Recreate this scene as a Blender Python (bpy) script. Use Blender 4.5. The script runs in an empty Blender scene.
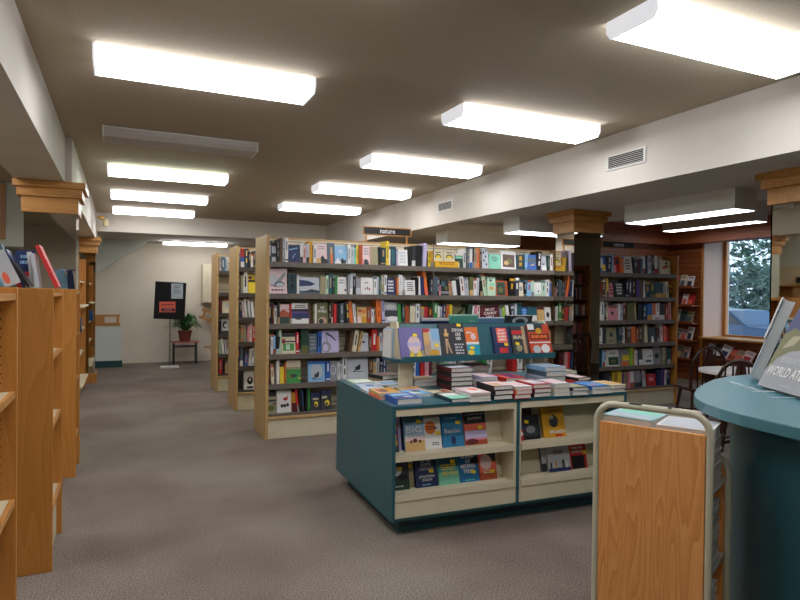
import bpy, math, random
from mathutils import Vector, Matrix
random.seed(7)
SC = bpy.context.scene
COL = SC.collection
PI = math.pi
H = 1.52
# ------------------------------------------------------------ camera frame
FPX = 606.0
yaw, pitch, roll = math.radians(24.6), math.radians(-0.6), math.radians(0.64)
CF = Vector((math.sin(yaw)*math.cos(pitch), math.cos(yaw)*math.cos(pitch), math.sin(pitch)))
_r = Vector((math.cos(yaw), -math.sin(yaw), 0)); _u = _r.cross(CF)
CR = _r*math.cos(roll)+_u*math.sin(roll); CU = CR.cross(CF)
def at(px, py, Y):
    "point of the plane Y=const seen at a picture position"
    d = CF + CR*((px-400)/FPX) - CU*((py-300)/FPX)
    return Vector((0, 0, H)) + d*(Y/d.y)
# ------------------------------------------------------------ colours and materials
PAL = dict(black=(24,24,28), charcoal=(52,54,60), white=(225,222,218), cream=(222,208,172), grey=(140,140,144), silver=(185,188,194),
 slate=(78,96,108), navy=(28,42,88), blue=(45,95,170), sky=(135,180,215), teal=(32,105,120), darkteal=(26,58,68), mint=(125,200,170),
 green=(60,140,65), darkgreen=(32,62,46), olive=(98,98,52), lime=(150,190,50), yellow=(232,200,45), mustard=(205,150,30), orange=(222,112,38),
 rust=(165,75,38), red=(192,40,40), maroon=(95,24,30), pink=(220,140,152), blush=(225,195,195), lilac=(190,178,212), purple=(84,54,118),
 brown=(92,62,46), tan=(178,146,110), khaki=(152,146,112), palegreen=(185,210,180), sand=(205,165,105), coral=(235,105,80))
NAME = dict(darkteal='dark teal', darkgreen='dark green', palegreen='pale green', sky='sky blue', lime='lime green', blush='pale pink')
def cn(c): return NAME.get(c, c)
def lin(c):
    return tuple((v/255/12.92 if v/255 <= .04045 else ((v/255+.055)/1.055)**2.4) for v in c)
MATS = {}
def newmat(name):
    m = bpy.data.materials.new(name); m.use_nodes = True
    b = m.node_tree.nodes['Principled BSDF']
    return m, m.node_tree, b
def flat(c, rough=.5, spec=.5, metal=0.0, key=None):
    if isinstance(c, str): rgb = PAL[c]
    else: rgb = c
    k = (tuple(rgb), rough, metal)
    if k in MATS: return MATS[k]
    m, nt, b = newmat('paint_%d_%d_%d' % tuple(rgb))
    b.inputs['Base Color'].default_value = (*lin(rgb), 1)
    b.inputs['Roughness'].default_value = rough
    b.inputs['Metallic'].default_value = metal
    MATS[k] = m
    return m
def nd(nt, t, **kw):
    n = nt.nodes.new(t)
    for k, v in kw.items(): setattr(n, k, v)
    return n
def ramp(nt, stops):
    r = nt.nodes.new('ShaderNodeValToRGB'); e = r.color_ramp.elements
    while len(e) < len(stops): e.new(.5)
    for el, (p, c) in zip(e, stops):
        el.position = p; el.color = (*lin(c), 1)
    return r
def noisy(name, c1, c2, scale, rough=.8, bump=0, detail=4, stretch=(1,1,1), bscale=None, dist=.002):
    m, nt, b = newmat(name)
    tc = nd(nt, 'ShaderNodeTexCoord'); mp = nd(nt, 'ShaderNodeMapping'); mp.inputs['Scale'].default_value = stretch
    nt.links.new(tc.outputs['Object'], mp.inputs['Vector'])
    n = nd(nt, 'ShaderNodeTexNoise'); n.inputs['Scale'].default_value = scale; n.inputs['Detail'].default_value = detail
    nt.links.new(mp.outputs[0], n.inputs['Vector'])
    r = ramp(nt, [(.3, c1), (.7, c2)]); nt.links.new(n.outputs['Fac'], r.inputs[0]); nt.links.new(r.outputs[0], b.inputs['Base Color'])
    b.inputs['Roughness'].default_value = rough
    if bump:
        n2 = nd(nt, 'ShaderNodeTexNoise'); n2.inputs['Scale'].default_value = bscale or scale
        nt.links.new(mp.outputs[0], n2.inputs['Vector'])
        bp = nd(nt, 'ShaderNodeBump'); bp.inputs['Strength'].default_value = bump; bp.inputs['Distance'].default_value = dist
        nt.links.new(n2.outputs['Fac'], bp.inputs['Height']); nt.links.new(bp.outputs[0], b.inputs['Normal'])
    return m
def carpet():
    m = noisy('carpet', (70,63,57), (166,156,146), 125, .95, .6, 3, dist=.004); nt = m.node_tree; b = nt.nodes['Principled BSDF']
    src = b.inputs['Base Color'].links[0].from_socket
    tc = nd(nt, 'ShaderNodeTexCoord'); n = nd(nt, 'ShaderNodeTexNoise'); n.inputs['Scale'].default_value = 1.1; n.inputs['Detail'].default_value = 3
    nt.links.new(tc.outputs['Object'], n.inputs['Vector'])
    r = ramp(nt, [(.35, (218,204,200)), (.65, (255,252,244))]); nt.links.new(n.outputs['Fac'], r.inputs[0])
    mx = nd(nt, 'ShaderNodeMix', data_type='RGBA', blend_type='MULTIPLY'); mx.inputs[0].default_value = 1
    nt.links.new(src, mx.inputs[6]); nt.links.new(r.outputs[0], mx.inputs[7]); nt.links.new(mx.outputs[2], b.inputs['Base Color'])
    return m
def wood(name, c1, c2, c3, axis='z', scale=1.0, rough=.42, cathedral=0.6):
    m, nt, b = newmat(name)
    tc = nd(nt, 'ShaderNodeTexCoord'); mp = nd(nt, 'ShaderNodeMapping')
    s = {'z': (9, 9, .7), 'x': (.7, 9, 9), 'y': (9, .7, 9)}[axis]
    mp.inputs['Scale'].default_value = tuple(v*scale for v in s)
    nt.links.new(tc.outputs['Object'], mp.inputs['Vector'])
    n = nd(nt, 'ShaderNodeTexNoise'); n.inputs['Scale'].default_value = .55; n.inputs['Detail'].default_value = 1.5
    nt.links.new(mp.outputs[0], n.inputs['Vector'])
    w = nd(nt, 'ShaderNodeMath', operation='MULTIPLY'); w.inputs[1].default_value = 13.0
    nt.links.new(n.outputs['Fac'], w.inputs[0])
    fr = nd(nt, 'ShaderNodeMath', operation='FRACT'); nt.links.new(w.outputs[0], fr.inputs[0])
    n2 = nd(nt, 'ShaderNodeTexNoise'); n2.inputs['Scale'].default_value = 14; n2.inputs['Detail'].default_value = 3
    nt.links.new(mp.outputs[0], n2.inputs['Vector'])
    mx = nd(nt, 'ShaderNodeMix', data_type='FLOAT'); mx.inputs[0].default_value = 1-cathedral*.6
    nt.links.new(fr.outputs[0], mx.inputs[2]); nt.links.new(n2.outputs['Fac'], mx.inputs[3])
    r = ramp(nt, [(.2, c1), (.5, c2), (.85, c3)])
    nt.links.new(mx.outputs[0], r.inputs[0]); nt.links.new(r.outputs[0], b.inputs['Base Color'])
    b.inputs['Roughness'].default_value = rough
    bp = nd(nt, 'ShaderNodeBump'); bp.inputs['Strength'].default_value = .08; bp.inputs['Distance'].default_value = .001
    nt.links.new(n2.outputs['Fac'], bp.inputs['Height']); nt.links.new(bp.outputs[0], b.inputs['Normal'])
    return m
M = {}
M['carpet'] = carpet()
M['ceiling'] = noisy('ceiling_stipple', (184,170,148), (192,178,156), 60, .9, .5, 3, bscale=120, dist=.003)
M['wallpaint'] = noisy('wall_paint', (224,213,194), (229,218,200), 3, .85, .12, 2, bscale=150)
M['wallgreen'] = noisy('pale_green_wall', (216,222,212), (221,227,217), 3, .85, .1, 2, bscale=150)
M['beampaint'] = noisy('beam_paint', (211,204,192), (217,210,199), 3, .85, .15, 2, bscale=150)
M['oak'] = wood('light_oak', (182,144,92), (190,154,102), (198,163,112), 'z')
M['oakx'] = wood('light_oak_cross', (172,136,86), (194,158,106), (206,172,122), 'x')
M['honey'] = wood('honey_oak', (176,114,46), (188,124,54), (198,134,62), 'z', rough=.38)
M['honeyx'] = wood('honey_oak_cross', (172,116,52), (192,134,66), (204,148,80), 'x', rough=.38)
M['honeyy'] = wood('honey_oak_deep', (172,116,52), (192,134,66), (204,148,80), 'y', rough=.38)
M['cartoak'] = wood('cart_oak', (208,134,68), (222,152,86), (232,168,104), 'z', scale=2.6, rough=.35, cathedral=.8)
M['redwood'] = wood('red_cedar', (124,64,32), (148,82,44), (166,98,56), 'x', rough=.5)
M['redwoody'] = wood('red_cedar_deep', (124,64,32), (148,82,44), (166,98,56), 'y', rough=.5)
M['darkwood'] = wood('walnut_stain', (40,18,12), (58,28,18), (72,36,24), 'z', rough=.35)
M['teal'] = noisy('teal_laminate', (40,88,98), (44,94,104), 40, .32, 0)
M['tealdark'] = noisy('teal_kick', (24,66,68), (28,70,72), 40, .5, 0)
M['cream'] = noisy('cream_laminate', (212,200,170), (217,206,176), 8, .45, 0)
M['slatcream'] = noisy('cream_slat_board', (216,202,176), (222,208,182), 8, .6, 0)
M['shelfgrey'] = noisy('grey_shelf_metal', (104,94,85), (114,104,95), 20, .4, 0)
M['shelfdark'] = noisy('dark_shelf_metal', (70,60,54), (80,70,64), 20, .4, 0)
M['mirror'] = flat((165,160,150), .02, metal=1.0)
M['mirror'].node_tree.nodes['Principled BSDF'].inputs['Base Color'].default_value = (.62, .60, .54, 1)
M['black'] = flat((20,20,22), .45)
M['tube'] = flat((190,184,160), .35)
M['pages'] = noisy('page_block', (214,208,196), (228,222,212), 90, .8, 0, stretch=(.2, .2, 6))
M['whitemetal'] = flat((222,220,214), .4)
M['holes'] = flat((50,26,14), .8)
M['sticker'] = flat((240,208,30), .5)
M['chrome'] = flat((190,190,190), .2, metal=1.0)
M['rubber'] = flat((30,30,30), .7)
def glassmat(name, tint=(1,1,1), rough=0.0):
    m, nt, b = newmat(name)
    b.inputs['Base Color'].default_value = (*tint, 1); b.inputs['Roughness'].default_value = rough
    b.inputs['Transmission Weight'].default_value = 1.0; b.inputs['IOR'].default_value = 1.45
    return m
def paneglass():
    m = bpy.data.materials.new('window_glass'); m.use_nodes = True; nt = m.node_tree; nt.nodes.clear()
    o = nd(nt, 'ShaderNodeOutputMaterial'); t = nd(nt, 'ShaderNodeBsdfTransparent'); g = nd(nt, 'ShaderNodeBsdfGlossy')
    g.inputs['Roughness'].default_value = .02; t.inputs[0].default_value = (.86, .93, .97, 1)
    mx = nd(nt, 'ShaderNodeMixShader'); mx.inputs[0].default_value = .06
    nt.links.new(t.outputs[0], mx.inputs[1]); nt.links.new(g.outputs[0], mx.inputs[2]); nt.links.new(mx.outputs[0], o.inputs[0])
    return m
M['glass'] = paneglass()
M['acrylic'] = glassmat('clear_acrylic', (.93, .97, .98))
def lensmat(name, strength, tint=(.93, .95, 1.0)):
    m, nt, b = newmat(name)
    tc = nd(nt, 'ShaderNodeTexCoord'); sp = nd(nt, 'ShaderNodeSeparateXYZ'); nt.links.new(tc.outputs['Object'], sp.inputs[0])
    # two tubes run along the fixture: brighter over each tube
    a = nd(nt, 'ShaderNodeMath', operation='ABSOLUTE'); nt.links.new(sp.outputs['Y'], a.inputs[0])
    s = nd(nt, 'ShaderNodeMath', operation='SUBTRACT'); s.inputs[1].default_value = .075; nt.links.new(a.outputs[0], s.inputs[0])
    a2 = nd(nt, 'ShaderNodeMath', operation='ABSOLUTE'); nt.links.new(s.outputs[0], a2.inputs[0])
    mr = nd(nt, 'ShaderNodeMapRange'); mr.inputs['From Min'].default_value = 0; mr.inputs['From Max'].default_value = .075
    mr.inputs['To Min'].default_value = strength*1.35; mr.inputs['To Max'].default_value = strength*.6
    nt.links.new(a2.outputs[0], mr.inputs[0])
    b.inputs['Base Color'].default_value = (.8, .8, .8, 1); b.inputs['Roughness'].default_value = .4
    b.inputs['Emission Color'].default_value = (*tint, 1)
    nt.links.new(mr.outputs[0], b.inputs['Emission Strength'])
    return m
LENS = 7.5
M['lens'] = lensmat('lit_prism_lens', LENS)
M['lensgreen'] = lensmat('lit_prism_lens_greenish', LENS, (.86, 1.0, .86))
M['lenscap'] = flat((226,226,232), .4).copy(); M['lenscap'].name = 'lit_end_cap'
_b = M['lenscap'].node_tree.nodes['Principled BSDF']; _b.inputs['Emission Color'].default_value = (.93, .95, 1, 1); _b.inputs['Emission Strength'].default_value = .3
M['lensoff'] = flat((188,182,174), .4)
M['lensdim'] = lensmat('dim_prism_lens', 6.0)
# ------------------------------------------------------------ mesh builder
class MB:
    def __init__(s): s.v = []; s.f = []; s.m = []; s.mats = []; s.T = Matrix()
    def mi(s, mat):
        if isinstance(mat, str): mat = M.get(mat) or flat(mat)
        elif isinstance(mat, tuple): mat = flat(mat)
        if mat not in s.mats: s.mats.append(mat)
        return s.mats.index(mat)
    def add(s, vs, fs, mat):
        n = len(s.v); i = s.mi(mat)
        s.v += [s.T @ Vector(p) for p in vs]; s.f += [tuple(n+k for k in f) for f in fs]; s.m += [i]*len(fs)
        return s
    def box(s, x0, x1, y0, y1, z0, z1, mat):
        vs = [(x, y, z) for x in (x0, x1) for y in (y0, y1) for z in (z0, z1)]
        return s.add(vs, [(0,1,3,2), (4,6,7,5), (0,4,5,1), (2,3,7,6), (0,2,6,4), (1,5,7,3)], mat)
    def prism(s, poly, z0, z1, mat):
        n = len(poly); vs = [(p[0], p[1], z0) for p in poly]+[(p[0], p[1], z1) for p in poly]
        fs = [tuple(reversed(range(n))), tuple(range(n, 2*n))]+[(i, (i+1) % n, n+(i+1) % n, n+i) for i in range(n)]
        return s.add(vs, fs, mat)
    def prof(s, poly, a0, a1, axis, mat):
        "profile polygon swept along an axis; poly is (u,v) in the other two axes"
        n = len(poly)
        def P(u, v, a): return {'x': (a, u, v), 'y': (u, a, v), 'z': (u, v, a)}[axis]
        vs = [P(*p, a0) for p in poly]+[P(*p, a1) for p in poly]
        fs = [tuple(reversed(range(n))), tuple(range(n, 2*n))]+[(i, (i+1) % n, n+(i+1) % n, n+i) for i in range(n)]
        return s.add(vs, fs, mat)
    def cyl(s, x, y, z0, z1, r0, mat, r1=None, n=16):
        r1 = r0 if r1 is None else r1
        vs = [(x+r*math.cos(2*PI*i/n), y+r*math.sin(2*PI*i/n), z) for z, r in ((z0, r0), (z1, r1)) for i in range(n)]
        return s.add(vs, [tuple(reversed(range(n))), tuple(range(n, 2*n))]+[(i, (i+1) % n, n+(i+1) % n, n+i) for i in range(n)], mat)
    def tube(s, pts, r, mat, n=8, closed=False):
        pts = [Vector(p) for p in pts]; rings = []; L = len(pts)
        rr = r if isinstance(r, (list, tuple)) else [r]*L
        up = None
        for i, p in enumerate(pts):
            a = pts[i-1] if (i or closed) else p; b = pts[(i+1) % L] if (i < L-1 or closed) else p
            t = (b-a).normalized()
            if up is None: up = t.orthogonal().normalized()
            up = (up - t*up.dot(t)).normalized(); q = t.cross(up)
            rings.append([p+(up*math.cos(2*PI*k/n)+q*math.sin(2*PI*k/n))*rr[i] for k in range(n)])
        vs = [v for R_ in rings for v in R_]; fs = []
        for i in range(L if closed else L-1):
            j = (i+1) % L
            for k in range(n): fs.append((i*n+k, i*n+(k+1) % n, j*n+(k+1) % n, j*n+k))
        if not closed: fs += [tuple(reversed(range(n))), tuple(range((L-1)*n, L*n))]
        return s.add(vs, fs, mat)
    def mesh(s, name, smooth=False):
        me = bpy.data.meshes.new(name); me.from_pydata([tuple(v) for v in s.v], [], s.f)
        for m in s.mats: me.materials.append(m)
        me.polygons.foreach_set('material_index', s.m)
        if smooth: me.polygons.foreach_set('use_smooth', [True]*len(s.f))
        me.update(); return me
    def build(s, name, parent=None, loc=None, rot=None, bevel=0, smooth=False):
        o = bpy.data.objects.new(name, s.mesh(name, smooth)); COL.objects.link(o)
        if parent: o.parent = parent
        if loc: o.location = loc
        if rot: o.rotation_euler = rot
        if bevel:
            b = o.modifiers.new('bevel', 'BEVEL'); b.width = bevel; b.segments = 2; b.limit_method = 'ANGLE'
        if smooth:
            try:
                e = o.modifiers.new('edge', 'EDGE_SPLIT'); e.split_angle = math.radians(40)
            except Exception: pass
        return o
def thing(name, label, cat, loc=(0,0,0), rotz=0, group=None):
    o = bpy.data.objects.new(name, None); COL.objects.link(o); o.empty_display_size = .1
    o.location = loc; o.rotation_euler = (0, 0, rotz); o['label'] = label; o['category'] = cat
    if group: o['group'] = group
    return o
def tag(o, label, cat, group=None, kind=None):
    o['label'] = label; o['category'] = cat
    if group: o['group'] = group
    if kind: o['kind'] = kind
    return o
def struct(o): o['kind'] = 'structure'; return o
# ------------------------------------------------------------ lettering
TXT = {}
def make_texts(lst):
    obs = []
    for (t, bold) in lst:
        c = bpy.data.curves.new('lettering', 'FONT'); c.body = t; c.size = 1; c.align_x = 'CENTER'; c.align_y = 'CENTER'
        c.resolution_u = 2; c.offset = .02 if bold else 0; c.space_line = .95
        o = bpy.data.objects.new('lettering', c); COL.objects.link(o); obs.append((t, bold, o, c))
    dg = bpy.context.evaluated_depsgraph_get(); dg.update()
    for t, bold, o, c in obs:
        me = bpy.data.meshes.new_from_object(o.evaluated_get(dg))
        xs = [v.co.x for v in me.vertices]; ys = [v.co.y for v in me.vertices]
        TXT[t] = ([tuple(v.co) for v in me.vertices], [tuple(p.vertices) for p in me.polygons], min(xs), max(xs), min(ys), max(ys))
        bpy.data.objects.remove(o); bpy.data.curves.remove(c); bpy.data.meshes.remove(me)
def put_text(mb, t, cx, cz, w, h, y, mat, shear=0):
    "lettering on the plane y, facing -y, fitted into w x h around (cx, cz)"
    vs, fs, x0, x1, y0, y1 = TXT[t]
    sx, sy = w/(x1-x0), h/(y1-y0)
    mb.add([(cx+((v[0]-(x0+x1)/2)*sx)+shear*(v[1]-(y0+y1)/2)*sy, y, cz+(v[1]-(y0+y1)/2)*sy) for v in vs], [tuple(f) for f in fs], mat)
make_texts([(t, True) for t in ('nature', 'BIG', 'FINISH', 'LIGHTNING', 'DOWN', 'CLAVIN', 'BROKEN', 'STRONG\nLIKE\nHER', 'BIAS', 'BLISS', 'LAWSON', 'JENNY',
   'THE\nISLAND\nOF\nMISSING\nTREES', 'LEGENDS\nOF THE\nNORTH\nCASCADES', 'JONATHAN\nEVISON', 'WORLD ATLAS', 'MOST\nCANNY\nHALL', 'THE\nWORLD', 'DEAD')] +
   [(t, False) for t in ('Beatles', 'ESSENTIAL', 'DOWN FROM\nTHE\nMOUNTAIN')])
# ------------------------------------------------------------ room shell
def S(mb, name, **k): return struct(mb.build(name, **k))
X0, X1, Y0, Y1, ZC = -2.6, 9.7, -2.5, 13.9, 2.85
S(MB().box(X0-.1, 10.4, Y0-.1, Y1+.1, -.1, 0, 'carpet'), 'floor')
S(MB().box(X0-.1, 10.4, Y0-.1, Y1+.1, ZC, ZC+.1, 'ceiling'), 'ceiling')
S(MB().box(X0-.1, X0, Y0, Y1, 0, ZC, 'wallgreen'), 'wall_left')
S(MB().box(X0, X1, Y0-.1, Y0, 0, ZC, 'wallpaint'), 'wall_back')
S(MB().box(X0, X1, Y1, Y1+.1, 0, ZC, 'wallpaint'), 'wall_far')
# dropped ceiling in front of the far wall
S(MB().box(-.41, 3.66, 11.55, Y1, 2.53, ZC-.001, 'beampaint'), 'trim_1')
# right wall with its deep window bay
wr = MB()
wr.box(X1, X1+.7, Y0, 4.4, 0, ZC, 'wallpaint').box(X1, X1+.7, 7.81, Y1, 0, ZC, 'wallpaint')
wr.box(X1+.04, X1+.62, 4.4, 7.81, 0, .76, 'redwoody').box(X1, X1+.7, 4.4, 7.81, 2.6, ZC, 'wallpaint')
S(wr, 'wall_right')
rv = MB().box(X1-.02, X1+.56, 7.79, 7.81, .0, 2.6, flat((228,196,176), .7)).box(X1-.035, X1-.015, 7.78, 7.83, 0, 2.6, 'honey')
S(rv, 'trim_2')
sw = MB()
z = .02
while z < 2.5:
    sw.box(X1-.02, X1, 7.83, 8.6, z, z+.085, 'redwoody')
    if z < .7: sw.box(X1+.01, X1+.04, 4.4, 7.79, z, z+.085, 'redwoody')
    sw.box(7.0, X1-.02, 8.58, 8.6, z, z+.085, 'redwood')
    z += .093
sw.box(X1-.005, X1, 7.83, 8.6, 0, 2.5, flat((30,14,8), .8)).box(7.0, X1, 8.6, 8.62, 0, 2.5, flat((30,14,8), .8))
S(sw, 'trim_3')
S(MB().box(6.95, X1+.6, 8.62, 8.72, 0, ZC, 'redwood').box(6.85, 6.95, 8.3, Y1, 0, ZC, 'redwoody'), 'wall_alcove')
fa = MB()
for k in range(3):
    z0 = 2.5+k*.117
    fa.box(X1-.3, X1-.24, 3.0, 8.36, z0, z0+.113, 'redwoody').box(6.9, X1-.24, 8.3, 8.36, z0, z0+.113, 'redwood')
    fa.box(5.25, 6.85, 13.8, 13.86, z0, z0+.113, 'redwood')
fa.box(X1-.24, X1, 3.0, 8.36, 2.5, 2.52, 'redwoody')
S(fa, 'trim_4')
S(MB().box(X1-.14, X1+.56, 4.4, 7.79, .76, .795, 'honeyy'), 'trim_5', bevel=.006)
# window
wf = MB()
for (a, b_, c, d) in ((7.725, 7.79, .795, 2.6), (4.4, 4.5, .795, 2.6), (6.03, 6.13, .85, 2.55), (4.5, 7.725, .795, .83), (4.5, 7.725, 2.55, 2.6)):
    wf.box(X1+.5, X1+.56, a, b_, c, d, 'honey')
win = struct(wf.build('window_1'))
MB().box(X1+.525, X1+.531, 4.45, 7.7, .8, 2.58, 'glass').build('pane', win)
# beams
S(MB().box(3.66, 5.25, Y0, Y1, 2.40, ZC-.001, 'beampaint'), 'trim_6')
S(MB().box(-.83, -.46, Y0, 6.02, 2.45, ZC-.001, 'beampaint').box(-.83, -.41, 6.02, Y1, 2.38, ZC-.001, 'beampaint'), 'trim_7')
S(MB().box(X0, -.83, 8.9, 9.0, 2.055, ZC-.001, 'wallgreen').box(X0, -.83, 9.0, 9.5, 2.055, 2.1, 'wallgreen'), 'trim_8')
S(MB().prof([(-.9, 1.55), (-.9, 2.53), (.45, 2.53)], 13.2, Y1-.001, 'y', 'wallgreen'), 'trim_9')
# teal baseboard + half wall of the stairwell
hw = thing('stair_guard', 'low pale half wall with oak rail and teal base by the far stairwell', 'half wall', (-.9, 13.25, 0))
MB().box(0, .88, 0, .1, .13, .82, 'wallgreen').build('panel', hw)
MB().box(-.01, .9, -.02, .12, 0, .13, 'tealdark').build('base', hw)
rl = MB().box(0, .86, -.02, .12, .82, .88, 'honeyx').box(0, .86, 0, .1, 1.0, 1.04, 'honeyx')
for x in (.05, .42, .79): rl.box(x, x+.05 if x > .5 or x < .1 else x+.16, 0, .1, .88, 1.0, 'honeyx')
rl.build('rail', hw)
sr = thing('stair_railing', 'sloping oak stair railing running down behind the rearmost bookcase', 'railing', (1.58, 13.45, 0))
b_ = MB()
b_.T = Matrix.Translation((0, 0, 1.1)) @ Matrix.Rotation(math.radians(22), 4, 'Y')
b_.box(-.05, .6, 0, .06, 0, .05, 'honeyx').box(-.05, .6, 0, .06, -.17, -.12, 'honeyx')
for x in (0, .17, .34, .5): b_.box(x, x+.05, .005, .055, -.12, 0, 'honeyx')
b_.build('rail', sr)
b_ = MB(); b_.T = Matrix.Translation((.22, 0, .3)) @ Matrix.Rotation(math.radians(14), 4, 'Y')
b_.box(0, .06, 0, .06, 0, .62, 'honey').build('post', sr)
b_ = MB(); b_.box(0, .5, -.02, -.01, .32, .36, 'honeyx').build('lower_rail', sr)
wp = thing('wall_box', 'cream enclosed cabinet high on the far wall behind the bookcases', 'cabinet', (1.56, 13.55, 1.27))
MB().box(0, .6, 0, .34, 0, .83, 'cream').build('body', wp, bevel=.005)
MB().box(.02, .58, -.015, 0, .02, .81, 'cream').build('door', wp, bevel=.003)
# mirror-clad columns
def capital(mb, x0, x1, y0, y1, z0, z1, mx='honeyx', e=.075):
    h = z1-z0
    for k, (o, a, b) in enumerate(((e*.25, 0, .52), (e*.65, .5, .8), (e, .78, 1))):
        mb.box(x0-o, x1+o, y0-o, y1+o, z0+h*a, z0+h*b, mx)
def column(x0, x1, y0, y1, ztop, zc, skirt=True):
    r = struct(MB().box(x0+.012, x1-.012, y0+.012, y1-.012, 0, ztop-.002, flat((60,40,28), .6)).build('column'))
    MB().box(x0, x1, y0, y0+.01, .16, zc, 'mirror').build('mirror_panel', r)
    MB().box(x0, x0+.01, y0+.01, y1, .16, zc, 'mirror').build('mirror_panel', r)
    MB().box(x1-.01, x1, y0+.01, y1, .16, zc, 'mirror').build('mirror_panel', r)
    MB().box(x0, x1, y1-.01, y1, .16, zc, 'mirror').build('mirror_panel', r)
    c = MB(); capital(c, x0, x1, y0, y1, zc, ztop-.001); c.build('capital', r, bevel=.004)
    MB().box(x0-.02, x1+.02, y0-.02, y1+.02, 0, .16, 'honey').build('plinth', r, bevel=.004)
    return r
column(-.765, -.372, 6.0, 6.36, 2.449, 2.18)
column(-.765, -.405, 11.1, 11.46, 2.379, 2.13)
column(4.22, 4.575, 4.93, 5.23, 2.40, 2.175)
column(4.17, 4.53, 2.42, 2.815, 2.40, 2.175)
# ------------------------------------------------------------ ceiling lights
def fixture(x0, y0, state, label, group='wraparound ceiling lights'):
    t = thing('ceiling_light', label, 'ceiling light', (x0+.62, y0+.15, ZC-.001), 0, group)
    L, W, D = 1.24, .30, .085
    MB().box(-L/2+.01, L/2-.01, -W/2+.02, W/2-.02, -.018, 0, 'whitemetal').build('housing', t)
    lm = {'on': 'lens', 'green': 'lensgreen', 'off': 'lensoff'}[state]
    p = [(-W/2, -.016), (-W/2, -.052), (-W/2+.022, -D), (W/2-.022, -D), (W/2, -.052), (W/2, -.016)]
    MB().prof(p, -L/2+.012, L/2-.012, 'x', lm).build('lens', t)
    em = 'whitemetal' if state == 'off' else 'lenscap'
    for s in (-1, 1):
        q = [(-W/2-.004, 0), (-W/2-.004, -.054), (-W/2+.02, -D-.004), (W/2-.02, -D-.004), (W/2+.004, -.054), (W/2+.004, 0)]
        MB().prof(q, *sorted((s*L/2, s*(L/2-.012))), 'x', em).build('end_cap', t)
    return t
ly = (3.66, 5.42, 7.06, 8.86, 10.6)
lt = ('nearest and largest lit light on the left side of the ceiling', 'unlit switched-off ceiling light between lit ones on the left side',
      'lit greenish ceiling light just beyond the unlit one', 'fourth ceiling light back in the left column of lights', 'farthest lit light of the left column before the dropped ceiling')
for y, l, s in zip(ly, lt, ('on', 'off', 'green', 'on', 'on')): fixture(-.155, y, s, l)
rt = ('big lit ceiling light cut off by the top right corner', 'second lit light of the right column, above the bookcase end', 'third lit light of the right column, above the nature sign',
      'fourth lit light of the right column, smaller and farther', 'farthest lit light of the right column above the bookcase top')
for y, l in zip((1.98, 3.66, 5.36, 7.05, 8.86), rt): fixture(2.135, y, 'on', l)
for x, y in ((-.155, 1.98), (-.155, .25), (2.135, .25)): fixture(x, y, 'on', 'lit ceiling light out of view behind the photographer')
for y in (3.4, 5.2): fixture(-2.3, y, 'on', 'added unseen ceiling light that brightens the left bay wall')  # added lamps, out of view, to brighten the wall of the left bay
t = thing('ceiling_light', 'long slim lit light under the dropped ceiling by the far wall', 'ceiling light', (1.35, 13.0, 2.53), 0)
MB().box(-.62, .62, -.1, .1, -.03, -.001, 'whitemetal').build('housing', t)
MB().box(-.61, .61, -.09, .09, -.075, -.03, 'lens').build('lens', t)
# box lights in the right-hand room
def boxlight(x0, x1, y0, y1, z1, label, dim=True):
    t = thing('box_light', label, 'ceiling light', ((x0+x1)/2, (y0+y1)/2, z1-.001), 0, 'boxed ceiling lights in the right room')
    w, d = (x1-x0)/2, (y1-y0)/2
    b = MB().box(-w, w, -d, -d+.012, -.17, 0, 'whitemetal').box(-w, w, d-.012, d, -.17, 0, 'whitemetal')
    b.box(-w, -w+.012, -d+.012, d-.012, -.17, 0, 'whitemetal').box(w-.012, w, -d+.012, d-.012, -.17, 0, 'whitemetal').build('housing', t)
    MB().box(-w+.012, w-.012, -d+.012, d-.012, -.175, -.15, 'lensdim').build('lens', t)
boxlight(3.99, 5.2, 5.56, 5.87, 2.40, 'boxed light just left of the central mirrored column')
boxlight(4.03, 5.24, 7.27, 7.6, 2.40, 'boxed light above the long bookcase, farther back than its neighbour')
boxlight(4.43, 4.69, 3.29, 4.46, 2.40, 'long boxed light between the central and right mirrored columns')
boxlight(8.7, 8.96, 6.1, 7.86, ZC, 'boxed light hanging in front of the window')
boxlight(6.6, 6.86, 3.2, 4.4, ZC, 'added unseen boxed light over the reading table, brightening the right room')  # extra unseen lamp, added to brighten the right-hand room
for i, (y0, y1, z0, z1) in enumerate(((3.47, 3.885, 2.555, 2.68), (6.475, 6.86, 2.56, 2.68))):
    t = thing('wall_vent', ('large louvred air vent on the beam near the right column' if i == 0 else 'small louvred air vent on the beam above the yellow cover books'), 'vent', (3.659, (y0+y1)/2, z0), 0, 'air vents on the right beam')
    d = (y1-y0)/2; h = z1-z0
    MB().box(-.008, 0, -d, d, 0, .014, 'whitemetal').box(-.008, 0, -d, d, h-.014, h, 'whitemetal').box(-.008, 0, -d, -d+.02, .014, h-.014, 'whitemetal').box(-.008, 0, d-.02, d, .014, h-.014, 'whitemetal').build('frame', t)
    MB().box(-.002, 0, -d+.02, d-.02, .014, h-.014, 'black').build('backing', t)
    sl = MB()
    for k in range(6):
        zz = .02+k*(h-.034)/6
        sl.prof([(-.009, zz), (-.004, zz+.005), (-.003, zz+.004), (-.008, zz)], -d+.02, d-.02, 'y', 'whitemetal')
    sl.build('louvre', t)
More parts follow.
